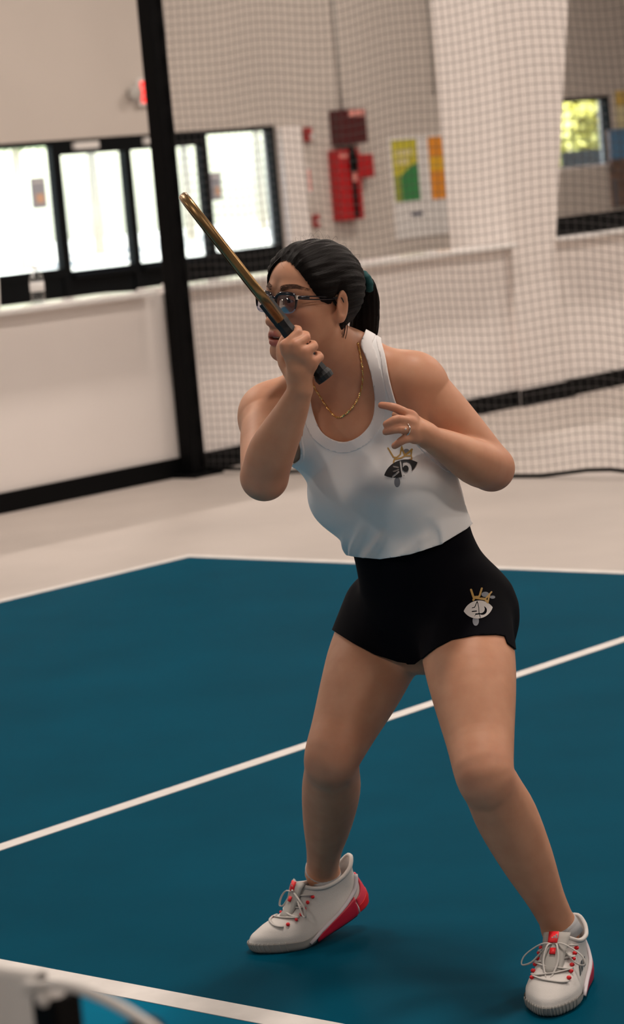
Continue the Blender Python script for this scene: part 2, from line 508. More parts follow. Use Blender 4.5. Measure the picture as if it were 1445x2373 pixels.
cpts = [on_plane(x, y, 0, XW + .05) for x, y in ((760, -60), (770, 80), (782, 180), (792, 262))]
ycond = wy(788, 262)[0]
tag(MB().tube([(XW + .03, ycond, z) for z in (wy(788, 264)[1] + .02, 3.2, 4.5, CEIL)], .016, 10).build('conduit_pipe', MATS['conduit_grey'], None, True), 'thin grey conduit running up the wall above the dark red box', 'pipe')
yc2 = wy(1000, 200)[0]
tag(MB().tube([(XW + .03, yc2, z) for z in (2.35, 3.2, 4.5, CEIL)], .016, 10).build('conduit_pipe', MATS['conduit_grey'], None, True), 'thin grey conduit running up the wall beside the tapered column', 'pipe')

y0, z0 = wy(708, 312)
st = empty('alarm_strobe', (XW, y0, z0), 'small red and white alarm strobe on the wall', 'alarm')
box('housing', (XW, y0 - .055, z0 - .075), (XW + .06, y0 + .045, z0 + .075), MATS['red_small'], st, bevel=.006)
MB().lathe((XW + .06, y0 + .03, z0 - .03), [(.035, 0), (.033, .02), (.015, .035)], 14, axis=(1, 0, 0)).build('strobe_lens', MATS['white_plastic'], st, True)
y0, z0 = wy(728, 512)
ps = empty('pull_station', (XW, y0, z0), 'small red pull station low on the wall', 'alarm')
box('housing', (XW, y0 - .04, z0 - .07), (XW + .05, y0 + .04, z0 + .07), MATS['red_small'], ps, bevel=.005)
box('handle', (XW + .05, y0 - .025, z0 - .02), (XW + .065, y0 + .025, z0 + .0), MATS['white_plastic'], ps)
y0, z0 = wy(716, 418)
sg = empty('narrow_wall_sign', (XW, y0, z0), 'narrow vertical white sign with red print on the wall', 'sign')
box('board', (XW, y0 - .04, z0 - .15), (XW + .006, y0 + .04, z0 + .15), MATS['paper_white'], sg)
box('red_print', (XW + .006, y0 - .02, z0 - .12), (XW + .008, y0 + .02, z0 + .12), MATS['pink_tag'], sg)

# notice board with two posters
y0, z0 = wy(897, 320); y1, z1 = wy(1060, 538)
nb = empty('notice_board', (XW, (y0 + y1) / 2, z1), 'white notice board on the wall left of the column', 'board')
box('board', (XW, y0, z1), (XW + .02, y1, z0), MATS['paper_white'], nb)
box('dark_mark', (XW + .02, wy(950, 500)[0], wy(950, 502)[1]), (XW + .022, wy(976, 495)[0], wy(970, 491)[1]), MATS['poster_navy'], nb)
y0, z0 = wy(901, 326); y1, z1 = wy(971, 463)
gp = empty('poster', (XW + .02, (y0 + y1) / 2, z1), 'yellow and green poster on the notice board', 'poster')
hh = z0 - z1; wdt = y1 - y0
box('sheet', (XW + .02, y0, z1), (XW + .024, y1, z0), MATS['poster_lime'], gp)
Vg = [(XW + .0245, y0 + .28 * wdt, z1), (XW + .0245, y1, z1), (XW + .0245, y1, z1 + .62 * hh), (XW + .0245, y0 + .72 * wdt, z1 + .57 * hh), (XW + .0245, y0 + .35 * wdt, z1 + .45 * hh), (XW + .0245, y0 + .28 * wdt, z1 + .40 * hh)]
build('green_field', Vg, [(0, 1, 2, 3, 4, 5)], MATS['poster_green'], gp)
box('olive_field', (XW + .024, y0, z1), (XW + .0247, y0 + .28 * wdt, z1 + .42 * hh), MATS['poster_olive'], gp)
for k, (a, b) in enumerate(((.15, .82), (.15, .62))):
    for q in range(4 - k):
        ya = y0 + (a + q * .17) * wdt
        box('pale_letter', (XW + .024, ya, z1 + (.74 - .14 * k) * hh), (XW + .0252, ya + .12 * wdt, z1 + (.84 - .14 * k) * hh), MATS['poster_cream'], gp)
y0, z0 = wy(986, 318); y1, z1 = wy(1040, 458)
op = empty('poster', (XW + .02, (y0 + y1) / 2, z1), 'orange poster on the notice board partly behind the column', 'poster')
box('sheet', (XW + .02, y0, z1), (XW + .024, y1, z0), MATS['poster_orange'], op)
box('amber_field', (XW + .024, y0, z1 + .45 * (z0 - z1)), (XW + .0247, y1, z1 + .68 * (z0 - z1)), MATS['poster_amber'], op)

# exit sign, half hidden by the post
y0, z0 = wy(314, 190); y1, z1 = wy(382, 236)
ex = empty('exit_sign', (XW, (y0 + y1) / 2, z1), 'glowing red exit sign on the wall half behind the tall post', 'sign')
box('housing', (XW, y0 - .02, z1 - .03), (XW + .05, y1 + .02, z0 + .03), MATS['white_plastic'], ex, bevel=.006)
eh, ew = z0 - z1, (y1 - y0)
lw = ew / 4.4
def bar(y, z, w, h):
    box('letter_stroke', (XW + .05, y, z), (XW + .054, y + w, z + h), MATS['exit_red'], ex)
ye = y0 + .01
bar(ye, z1, .045, eh)
for fz in (0, .40, .80):
    bar(ye + .035, z1 + fz * eh, lw - .035, eh * .20)
for (s, yb) in ((1, y0 + lw * 1.2), (-1, y0 + lw * 1.2)):
    a = math.atan2(eh, lw * .8)
    L = math.hypot(eh, lw * .8)
    c = np.array([XW + .052, yb + lw * .45, z1 + eh / 2])
    ca, sa = math.cos(s * (math.pi / 2 - a)), math.sin(s * (math.pi / 2 - a))
    Rm = np.array([[1, 0, 0], [0, ca, sa], [0, -sa, ca]])
    MB().box((-.002, -.016, -L / 2), (.002, .016, L / 2), Rm, c).build('letter_stroke', MATS['exit_red'], ex)
bar(y0 + lw * 2.35, z1, .035, eh)
bar(y0 + lw * 3.2, z1 + .8 * eh, lw, .2 * eh)
bar(y0 + lw * 3.7 - .0175, z1, .035, eh * .8)
el = empty('emergency_light', (XW, y0 - .14, (z0 + z1) / 2), 'grey round emergency lamp beside the exit sign', 'lamp')
box('bracket', (XW, y0 - .14, (z0 + z1) / 2 - .04), (XW + .05, y0 - .03, (z0 + z1) / 2 + .04), MATS['grey_metal'], el)
MB().lathe((XW + .05, y0 - .12, (z0 + z1) / 2), [(.03, -.02), (.070, .02), (.080, .06), (.070, .075), (.02, .08)], 20, axis=(1, 0, -.2)).build('lamp_head', MATS['conduit_grey'], el, True)

# flyers on the glass
for (a, b, lab) in (((78, 412), (119, 480), 'dark flyer with an orange patch on the left window'), ((494, 400), (524, 462), 'small dark flyer with an orange patch on the window right of the doors')):
    y0, z0 = wy(*a); y1, z1 = wy(*b)
    fl = empty('flyer', (XW - .055, (y0 + y1) / 2, z1), lab, 'flyer')
    box('sheet', (XW - .061, y0, z1), (XW - .055, y1, z0), MATS['flyer_grey_glare'], fl)
    box('orange_patch', (XW - .055, y0 + .06, z1 + .05), (XW - .054, y1 - .03, z1 + .14), MATS['flyer_orange_glare'], fl)
    box('pale_heading', (XW - .055, y0 + .03, z0 - .05), (XW - .054, y1 - .03, z0 - .03), MATS['paper_white'], fl)
# pictures at the right edge
y0, z0 = wy(1402, 302); y1, z1 = wy(1500, 470)
pc = empty('picture_board', (XW, (y0 + y1) / 2, z1), 'tall picture board of blue sky and brown rock at the right edge', 'picture')
box('panel', (XW + .01, y0, z1), (XW + .05, y1, z0), MATS['poster_brown'], pc)
box('sky_field', (XW + .05, y0, z1 + .62 * (z0 - z1)), (XW + .053, y1, z0), MATS['poster_blue'], pc)
box('dark_edge', (XW + .05, y0, z1), (XW + .053, y0 + .10, z1 + .36 * (z0 - z1)), MATS['poster_dark'], pc)
y0, z0 = wy(1422, 212); y1, z1 = wy(1500, 292)
yc = empty('wall_card', (XW, (y0 + y1) / 2, z1), 'yellow and cream card on the wall above the picture board', 'card')
box('sheet', (XW, y0, z1), (XW + .01, y1, z0), MATS['poster_cream'], yc)
box('yellow_field', (XW + .01, y0, z1 + .6 * (z0 - z1)), (XW + .012, y1, z0), MATS['yellow_card'], yc)

# ------------------------------------------------------------------ outside
tag(box('ground_outside', (-60, -30, -.25), (XW - .2, 70, -.05), MATS['asphalt']), 'pale sunlit pavement outside the glass front', kind='structure')
def crown(name, c, r, n, leaf, m, parent, seed):
    g = np.random.default_rng(seed)
    d = g.normal(size=(n, 3)); d /= np.linalg.norm(d, axis=1)[:, None]
    p = np.array(c) + d * np.array(r) * (0.55 + 0.45 * g.random((n, 1)) ** .5)
    p += .12 * np.array(r) * np.sin(p * 3.1 + seed)
    a = g.normal(size=(n, 3)); a /= np.linalg.norm(a, axis=1)[:, None]
    b = np.cross(a, g.normal(size=(n, 3))); b /= np.linalg.norm(b, axis=1)[:, None]
    s = leaf * (0.6 + .8 * g.random((n, 1)))
    V = np.stack([p - a * s, p + b * s * .55, p + a * s, p - b * s * .55], 1).reshape(-1, 3)
    F = np.arange(4 * n).reshape(-1, 4)
    return tag(build(name, V, F, m, parent), kind='stuff')
def tree(c, r, h, n, leaf, m, label, seed, name='tree', cat='tree'):
    t = empty(name, (c[0], c[1], -.05), label, cat, 'plants outside the glass')
    MB().tube([(c[0], c[1], -.05), (c[0] + .05, c[1] - .04, h * .5), (c[0], c[1], h)], [.16 * min(1, h), .12 * min(1, h), .05], 8).build('trunk', MATS['bark'], t, True)
    crown('foliage', (c[0], c[1], h), r, n, leaf, m, t, seed)
for k, (px, dist, h, r) in enumerate(((40, 60, 4.4, 2.1), (215, 68, 4.8, 2.1), (430, 76, 5.1, 2.2), (600, 84, 5.5, 2.3))):
    p = at(px, 400, dist)
    tree((p[0], p[1]), (r, r, r * .8), h, 2600, .22, MATS['leaf_pale'],
         ['pale green tree outside seen through the far left window', 'pale green tree outside seen through the left glass door',
          'pale green tree outside seen through the right glass door', 'pale green tree outside seen through the window right of the doors'][k], 20 + k)
p = at(1325, 310, 36.5)
tree((p[0], p[1]), (1.0, 1.0, .75), 1.95, 3000, .10, MATS['leaf_sun'], 'sunlit yellow green bush outside the small right window', 41, 'bush', 'bush')
p = at(1225, 310, 40.5)
tree((p[0], p[1]), (.9, .9, .8), 1.9, 2400, .10, MATS['leaf_sun'], 'sunlit bush outside mostly hidden behind the column', 42, 'bush', 'bush')
for k, (px, lab) in enumerate(((1300, 'blue outdoor chair below the bush, left of the other one'), (1368, 'blue outdoor chair below the bush, right of the other one'))):
    p = at(px, 375, 34.2 + 1.3 * k)
    ch = empty('outdoor_chair', (p[0], p[1], -.05), lab, 'chair', 'chairs outside the small window')
    for sx in (-.25, .25):
        for sy in (-.3, .3):
            MB().tube([(p[0] + sx, p[1] + sy, -.05), (p[0] + sx, p[1] + sy, 1.02)], .02, 8).build('leg', MATS['chair_blue'], ch)
    box('seat', (p[0] - .28, p[1] - .33, 1.0), (p[0] + .28, p[1] + .33, 1.05), MATS['chair_blue'], ch, bevel=.01)
    for q in range(4):
        box('back_slat', (p[0] + .24, p[1] - .33 + q * .175, 1.05), (p[0] + .28, p[1] - .33 + q * .175 + .135, 1.56), MATS['chair_blue'], ch, bevel=.008)

# ------------------------------------------------------------------ pickleball net between camera and player (only its post end shows)
YNET = -6.71
pp = on_plane(128, 2290, 1, YNET)
PX, PZ = float(pp[0]), float(pp[2])
np_ = empty('court_net_post', (PX, YNET, 0), 'slim black court net post in the near left corner', 'post')
MB().box((PX - .014, YNET - .016, 0), (PX + .014, YNET + .016, PZ - .004)).build('upright', MATS['black_metal'], np_, bevel=.003)
MB().lathe((PX, YNET - .006, PZ - .012), [(.010, 0), (.013, .004), (.012, .010), (.006, .013)], 14).build('cap', MATS['line_white'], np_, True)
MB().box((PX - .20, YNET - .03, 0), (PX + .20, YNET + .03, .03)).build('foot_bar', MATS['black_metal'], np_, bevel=.004)
kb = on_plane(352, 2412, 1, YNET)
MB().lathe((kb[0], YNET - .01, kb[2]), [(.012, -.02), (.020, -.012), (.021, .012), (.012, .02)], 18, axis=(0, 1, 0)).build('winch_knob', MATS['black_base'], np_, True)
MB().tube([(PX, YNET, kb[2] - .05), (kb[0], YNET, kb[2])], .008, 8).build('winch_arm', MATS['black_metal'], np_)
cn = empty('court_net', (3.0, YNET, 0), 'white headband and sagging white cord of the court net in the near left corner', 'net')
XN0 = -.25
xs = np.linspace(PX - .016, XN0, 60)
sag = lambda x: PZ + .012 - .055 * (1 - ((x - (PX + XN0) / 2) / ((PX - XN0) / 2)) ** 2)
Vb, Fb = [], []
prof = [(-.007, -.085), (-.007, -.004), (-.004, 0), (.004, 0), (.007, -.004), (.007, -.085)]
for x in xs:
    for (dy, dz) in prof:
        Vb.append((x, YNET + dy, sag(x) + dz))
for i in range(len(xs) - 1):
    for k in range(6):
        k2 = (k + 1) % 6
        Fb.append((i * 6 + k, i * 6 + k2, (i + 1) * 6 + k2, (i + 1) * 6 + k))
build('headband', Vb, Fb, MATS['line_white'], cn)
lines = [np.array([(x, YNET, sag(x) - .05), (x, YNET, .06)]) for x in np.arange(XN0, PX - .03, .045)]
lines += [np.stack([xs, np.full_like(xs, YNET), sag(xs) * (1 - k / 20) - .05], 1) for k in range(1, 19)]
Vn, Fn = cord_mesh(lines, .001)
tag(build('net_mesh', Vn, Fn, MATS['cord_dark'], cn), kind='stuff')
cp = [on_plane(x, y, 1, YNET - .012) for x, y in ((60, 2284), (130, 2283), (185, 2292), (250, 2318), (310, 2352), (370, 2395), (400, 2440))]
MB().tube(catmull(cp, 8), .0046, 10).build('white_cord', MATS['line_white'], cn, True)
fp = empty('court_net_post', (XN0, YNET, 0), 'slim black court net post at the far end of the net', 'post')
MB().box((XN0 - .014, YNET - .016, 0), (XN0 + .014, YNET + .016, PZ - .004)).build('upright', MATS['black_metal'], fp, bevel=.003)
MB().box((XN0 - .20, YNET - .03, 0), (XN0 + .20, YNET + .03, .03)).build('foot_bar', MATS['black_metal'], fp, bevel=.004)
# ================================================================== THE PLAYER
# Person space S: x to the right of the view, y away from it, z up, metres; origin on the floor under the hips.
F0 = np.array([math.sin(YAW), math.cos(YAW), 0.0])
PO = at(985, 1400, 5.30); PO[2] = 0.0
BAS = np.stack([R0, F0, [0, 0, 1.0]])            # rows: S axes in world
def to_s(p): return (np.asarray(p, float) - PO) @ BAS.T
def to_w(s): return np.asarray(s, float) @ BAS + PO
def sp(px, py, d): return to_s(at(px, py, d))
def ground_s(px, py): return to_s(on_plane(px, py, 2, 0.0))
def unit(v):
    v = np.asarray(v, float); return v / np.linalg.norm(v)
def rotv(v, ax, a):
    ax = unit(ax); v = np.asarray(v, float)
    return v * math.cos(a) + np.cross(ax, v) * math.sin(a) + ax * (ax @ v) * (1 - math.cos(a))

# ------------------------------------------------------------------ signed distance toolkit
def smin(a, b, k):
    h = np.maximum(k - np.abs(a - b), 0) / k
    return np.minimum(a, b) - h * h * k * .25
def smax(a, b, k): return -smin(-a, -b, k)

class Prim:
    def __init__(s, fn, c, r, k, sub=False): s.fn, s.c, s.r, s.k, s.sub = fn, np.asarray(c, float), r, k, sub
def cone(a, b, ra, rb, k=.02, sub=False, flat=None):
    """rounded cone; flat=(dir, factor) squashes it along dir"""
    a, b = np.asarray(a, np.float32), np.asarray(b, np.float32)
    ba = b - a; L2 = np.float32(ba @ ba + 1e-12); ra, rb = np.float32(ra), np.float32(rb)
    if flat: fd, ff = unit(flat[0]), flat[1]
    LL = np.float32(math.sqrt(L2)); ux = ba / LL
    ms = np.float32(np.clip((rb - ra) / LL, -.95, .95)); mk = np.float32(ms / math.sqrt(1 - ms * ms))
    def fn(P):
        q = P - a
        y = q @ ux
        if flat:
            v = q - np.clip(y / LL, 0, 1)[:, None] * ba
            v = v + (v @ fd)[:, None] * fd * (1 / ff - 1)
            return np.sqrt((v * v).sum(1)) - (ra + (rb - ra) * np.clip(y / LL, 0, 1))
        x2 = np.maximum((q * q).sum(1) - y * y, 0)
        s_ = np.clip(y + mk * np.sqrt(x2), 0, LL)
        return np.sqrt(x2 + (y - s_) ** 2) - (ra + ms * s_)
    return Prim(fn, (a + b) / 2, math.sqrt(L2) / 2 + max(ra, rb), k, sub)
def chain(pts, rs, k=.004, k0=None, flat=None, n=4):
    """a tapering limb: the points and radii are run through a spline, so no bulge forms at the joints"""
    Q = catmull(np.concatenate([np.asarray(pts, float), np.asarray(rs, float)[:, None]], 1), n) if len(pts) > 2 else np.concatenate([np.asarray(pts, float), np.asarray(rs, float)[:, None]], 1)
    return [cone(Q[i, :3], Q[i + 1, :3], Q[i, 3], Q[i + 1, 3], (k0 if (i == 0 and k0) else 1e-5), flat=flat) for i in range(len(Q) - 1)]
def ell(c, r, ax=None, k=.02, sub=False):
    c = np.asarray(c, np.float32); r = np.asarray(r, np.float32)
    A = np.eye(3) if ax is None else np.stack([unit(v) for v in ax])
    A = A.astype(np.float32)
    def fn(P):
        q = (P - c) @ A.T
        k0 = np.sqrt(((q / r) ** 2).sum(1)); k1 = np.sqrt(((q / r ** 2) ** 2).sum(1)) + 1e-9
        return np.where(k0 < 1e-6, -r.min(), k0 * (k0 - 1) / k1)
    return Prim(fn, c, r.max(), k, sub)

class SDF:
    """groups of primitives; each group joined to the ones before with its own k"""
    def __init__(s): s.g = []
    def add(s, prims, k=.01): s.g.append((prims, k)); return s
    def __call__(s, P, bc=None, br=None):
        D = None
        for prims, kj in s.g:
            d = None
            for p in prims:
                if bc is not None and np.linalg.norm(p.c - bc) - p.r > br + .05: continue
                v = p.fn(P)
                if p.sub:
                    if d is not None: d = smax(d, -v, p.k)
                else:
                    d = v if d is None else smin(d, v, p.k)
            if d is None: continue
            D = d if D is None else smin(D, d, kj)
        return np.full(len(P), .2) if D is None else D

def surface(sdf, lo, hi, h, newton=2):
    lo = np.asarray(lo, float); B = 12
    nb = np.ceil((np.asarray(hi) - lo) / (h * B)).astype(int)
    n = nb * B + 1
    D = np.full(n, .2, np.float32)
    br = h * B * .87
    # coarse pass
    cs = np.stack(np.meshgrid(*[np.arange(m) for m in nb], indexing='ij'), -1).reshape(-1, 3)
    cc = lo + (cs + .5) * h * B
    dc = np.concatenate([sdf(cc[i:i + 20000]) for i in range(0, len(cc), 20000)])
    loc = np.stack(np.meshgrid(*[np.arange(B + 1)] * 3, indexing='ij'), -1).reshape(-1, 3) * h
    for j in range(len(cs)):
        a = cs[j] * B
        sl = tuple(slice(a[q], a[q] + B + 1) for q in range(3))
        if abs(dc[j]) > br * 1.25 + .012:
            if dc[j] < 0: D[sl] = np.minimum(D[sl], -.1)
            continue
        D[sl] = sdf((lo + a * h + loc).astype(np.float32), cc[j], br).reshape(B + 1, B + 1, B + 1)
    ins = D < 0
    c0 = np.zeros(n - 1, np.uint8)
    for dx in (0, 1):
        for dy in (0, 1):
            for dz in (0, 1):
                c0 += ins[dx:n[0] - 1 + dx, dy:n[1] - 1 + dy, dz:n[2] - 1 + dz]
    act = (c0 > 0) & (c0 < 8)
    idx = np.argwhere(act)
    vid = np.full(n - 1, -1, np.int32)
    vid[act] = np.arange(len(idx))
    # vertex = mean of edge crossings
    acc = np.zeros((len(idx), 3)); cnt = np.zeros(len(idx))
    corners = [np.array(c) for c in ((0, 0, 0), (1, 0, 0), (0, 1, 0), (1, 1, 0), (0, 0, 1), (1, 0, 1), (0, 1, 1), (1, 1, 1))]
    vals = [D[idx[:, 0] + c[0], idx[:, 1] + c[1], idx[:, 2] + c[2]].astype(float) for c in corners]
    for (i, j) in ((0, 1), (2, 3), (4, 5), (6, 7), (0, 2), (1, 3), (4, 6), (5, 7), (0, 4), (1, 5), (2, 6), (3, 7)):
        a, b = vals[i], vals[j]
        m = (a < 0) != (b < 0)
        t = np.where(m, a / (a - b + 1e-20), 0)
        acc += np.where(m[:, None], corners[i] + t[:, None] * (corners[j] - corners[i]), 0)
        cnt += m
    V = lo + (idx + acc / np.maximum(cnt, 1)[:, None]) * h
    faces = []
    for ax in range(3):
        o1, o2 = (ax + 1) % 3, (ax + 2) % 3
        sl0 = [slice(None)] * 3; sl1 = [slice(None)] * 3
        sl0[ax] = slice(0, n[ax] - 1); sl1[ax] = slice(1, n[ax])
        a, b = ins[tuple(sl0)], ins[tuple(sl1)]
        e = np.argwhere(a != b)
        e = e[(e[:, o1] > 0) & (e[:, o2] > 0) & (e[:, o1] < n[o1] - 1) & (e[:, o2] < n[o2] - 1)]
        d1 = np.zeros(3, int); d1[o1] = 1
        d2 = np.zeros(3, int); d2[o2] = 1
        q = [vid[tuple((e - d).T)] for d in (d1 + d2, d2, np.zeros(3, int), d1)]
        q = np.stack(q, 1)
        fl = a[tuple(e.T)]
        q[~fl] = q[~fl][:, ::-1]
        faces.append(q)
    Fq = np.concatenate(faces)
    Fq = Fq[(Fq >= 0).all(1)]
    # pull the vertices onto the surface, block by block so that far primitives are skipped
    key = ((V - lo) / (h * B)).astype(int)
    key = (key[:, 0] * 4096 + key[:, 1]) * 4096 + key[:, 2]
    order = np.argsort(key, kind='stable')
    cuts = np.flatnonzero(np.diff(key[order])) + 1
    TET = np.array([[1, -1, -1], [-1, -1, 1], [-1, 1, -1], [1, 1, 1]], np.float32)
    e = np.float32(h * .4)
    for ids in np.split(order, cuts):
        Q = V[ids].astype(np.float32)
        bc = Q.mean(0)
        for it in range(newton):
            n4 = len(Q)
            v = sdf(np.concatenate([Q + e * t for t in TET]), bc, br + .004).reshape(4, n4)
            G = (v[:, :, None] * TET[:, None, :]).sum(0) / (4 * e)
            d = v.mean(0)
            st = np.clip(d / np.maximum((G * G).sum(1), .25), -.6 * h, .6 * h)
            Q = Q - st[:, None] * G
        V[ids] = Q
    return V, Fq

def tris(F):
    F = np.asarray(F)
    return np.concatenate([F[:, [0, 1, 2]], F[:, [0, 2, 3]]]) if F.shape[1] == 4 else F

def clip(V, F, g):
    """keep the part of a triangle mesh where g > 0, cutting through triangles"""
    V = np.asarray(V); g = np.where(np.abs(g) < 1e-7, 1e-7, g)
    pos = g > 0
    c = pos[F].sum(1)
    out = [F[c == 3]]
    extra, cache, new = [], {}, []
    n = len(V)
    def cut(i, j):
        key = (min(i, j), max(i, j))
        if key not in cache:
            t = g[i] / (g[i] - g[j])
            cache[key] = n + len(new)
            new.append(V[i] + t * (V[j] - V[i]))
        return cache[key]
    for f in F[(c == 1) | (c == 2)]:
        p = pos[f]
        if p.sum() == 1:
            k = int(np.argmax(p)); a, b, d = f[k], f[(k + 1) % 3], f[(k + 2) % 3]
            extra.append((a, cut(a, b), cut(a, d)))
        else:
            k = int(np.argmin(p)); a, b, d = f[k], f[(k + 1) % 3], f[(k + 2) % 3]
            x, y = cut(a, b), cut(a, d)
            extra += [(x, b, d), (x, d, y)]
    if extra: out.append(np.array(extra))
    F2 = np.concatenate(out)
    V2 = np.concatenate([V, np.array(new).reshape(-1, 3)])
    used = np.unique(F2)
    m = np.full(len(V2), -1); m[used] = np.arange(len(used))
    return V2[used], m[F2]

def poly_sd(Q, poly, smooth=0):
    """signed distance to a closed polygon, negative inside"""
    P = catmull(poly, smooth, True) if smooth else np.asarray(poly, float)
    A, Bq = P, np.roll(P, -1, 0)
    best = np.full(len(Q), 1e18); ins = np.zeros(len(Q), bool)
    for a, b in zip(A, Bq):
        e = b - a; w = Q - a
        t = np.clip(w @ e / (e @ e + 1e-12), 0, 1)
        d = w - t[:, None] * e
        best = np.minimum(best, (d * d).sum(1))
        c = ((a[1] > Q[:, 1]) != (b[1] > Q[:, 1]))
        xx = a[0] + (Q[:, 1] - a[1]) * e[0] / (e[1] if abs(e[1]) > 1e-9 else 1e-9)
        ins ^= c & (Q[:, 0] < xx)
    return np.where(ins, -1, 1) * np.sqrt(best)

def vert_normals(V, F):
    N = np.zeros_like(V)
    f = np.cross(V[F[:, 1]] - V[F[:, 0]], V[F[:, 2]] - V[F[:, 0]])
    for k in range(3): np.add.at(N, F[:, k], f)
    return N / (np.linalg.norm(N, axis=1)[:, None] + 1e-12)

# ------------------------------------------------------------------ materials of the player
def skin_material():
    m = mat('skin', (0.47, 0.235, 0.150), 0.50, spec=0.35, sss=0.18, bump=(420, .12, .0006))
    nt = m.node_tree; b = nt.nodes['Principled BSDF']
    at_ = nt.nodes.new('ShaderNodeAttribute'); at_.attribute_name = 'flush'
    n = nt.nodes.new('ShaderNodeTexNoise'); n.inputs['Scale'].default_value = 22; n.inputs['Detail'].default_value = 4
    tc = nt.nodes.new('ShaderNodeTexCoord'); nt.links.new(tc.outputs['Object'], n.inputs['Vector'])
    r = nt.nodes.new('ShaderNodeValToRGB')
    r.color_ramp.elements[0].position = .3; r.color_ramp.elements[1].position = .75
    r.color_ramp.elements[0].color = (0.550, 0.262, 0.155, 1)
    r.color_ramp.elements[1].color = (0.630, 0.325, 0.200, 1)
    nt.links.new(n.outputs['Fac'], r.inputs['Fac'])
    mx = nt.nodes.new('ShaderNodeMix'); mx.data_type = 'RGBA'
    nt.links.new(at_.outputs['Fac'], mx.inputs['Factor'])
    nt.links.new(r.outputs['Color'], mx.inputs['A'])
    mx.inputs['B'].default_value = (0.46, 0.13, 0.11, 1)
    nt.links.new(mx.outputs['Result'], b.inputs['Base Color'])
    return m
skin_material()
def hair_material():
    m = mat('hair_black', (0.004, 0.003, 0.0028), 0.5, spec=0.10)
    nt = m.node_tree; b = nt.nodes['Principled BSDF']
    at_ = nt.nodes.new('ShaderNodeAttribute'); at_.attribute_name = 'strand'
    n = nt.nodes.new('ShaderNodeTexNoise'); n.noise_dimensions = '1D'
    n.inputs['Scale'].default_value = 60; n.inputs['Detail'].default_value = 4
    nt.links.new(at_.outputs['Fac'], n.inputs['W'])
    bp = nt.nodes.new('ShaderNodeBump'); bp.inputs['Strength'].default_value = .5; bp.inputs['Distance'].default_value = .002
    nt.links.new(n.outputs['Fac'], bp.inputs['Height']); nt.links.new(bp.outputs['Normal'], b.inputs['Normal'])
    r = nt.nodes.new('ShaderNodeValToRGB')
    r.color_ramp.elements[0].color = (0.003, 0.002, 0.002, 1); r.color_ramp.elements[1].color = (0.009, 0.0065, 0.0055, 1)
    nt.links.new(n.outputs['Fac'], r.inputs['Fac']); nt.links.new(r.outputs['Color'], b.inputs['Base Color'])
    return m
hair_material()
mat('brow_dark', (0.13, 0.072, 0.052), .7, spec=.1)
mat('eye_white', (0.62, 0.56, 0.54), .25)
mat('iris_dark', (0.014, 0.008, 0.006), .15)
mat('teeth', (0.70, 0.66, 0.60), .3)
mat('mouth_dark', (0.05, 0.012, 0.012), .6)
mat('shirt_white', (0.84, 0.835, 0.835), 0.75, spec=.2, sheen=.15, bump=(900, .08, .0006))
mat('shirt_band', (0.84, 0.815, 0.81), 0.75, spec=.2, sheen=.15)
mat('shorts_black', (0.0025, 0.0025, 0.0045), 0.75, spec=.05, bump=(700, .1, .0006))
mat('gold_print', (0.44, 0.26, 0.06), 0.5)
mat('black_print', (0.006, 0.006, 0.008), 0.6)
mat('white_print', (0.62, 0.58, 0.56), 0.6)
mat('grey_print', (0.20, 0.21, 0.24), 0.6)
mat('gold', (0.95, 0.62, 0.24), 0.32, metal=1.0)
mat('silver', (0.8, 0.78, 0.75), 0.2, metal=1.0)
mat('frame_gloss', (0.006, 0.005, 0.010), 0.15, coat=.3)
mat('frame_clear', (0.30, 0.30, 0.40), 0.2)
mat('tie_teal', (0.004, 0.07, 0.075), 0.8)
mat('shoe_white', (0.66, 0.63, 0.60), 0.65, spec=.25, bump=(650, .35, .0012))
mat('shoe_grey', (0.40, 0.385, 0.36), 0.7, spec=.2)
mat('shoe_lilac', (0.60, 0.55, 0.58), 0.5)
mat('shoe_red', (0.80, 0.012, 0.020), 0.45)
mat('shoe_pink', (0.82, 0.045, 0.085), 0.45)
mat('shoe_crimson', (0.50, 0.010, 0.040), 0.45)
mat('shoe_dark', (0.05, 0.06, 0.07), 0.6)
mat('lace', (0.56, 0.53, 0.50), 0.8)
mat('sock', (0.42, 0.42, 0.43), 0.9, bump=(500, .4, .001))
mat('paddle_gold', (0.30, 0.18, 0.075), 0.30, metal=.75, noise=(9, .45, 4))
mat('paddle_face', (0.010, 0.035, 0.07), 0.45)
mat('grip_black', (0.006, 0.007, 0.009), 0.6)

pw = to_w((0, 0, 0))
person = empty('person', (pw[0], pw[1], 0), 'player in white tank top and black shorts crouching with a raised paddle', 'person')
def s_build(name, V, F, m, parent=None, smooth=True):
    return build(name, to_w(V), F, MATS[m], parent if parent is not None else person, smooth)
def set_attr(o, name, val):
    a = o.data.attributes.new(name, 'FLOAT', 'POINT'); a.data.foreach_set('value', np.asarray(val, np.float32))

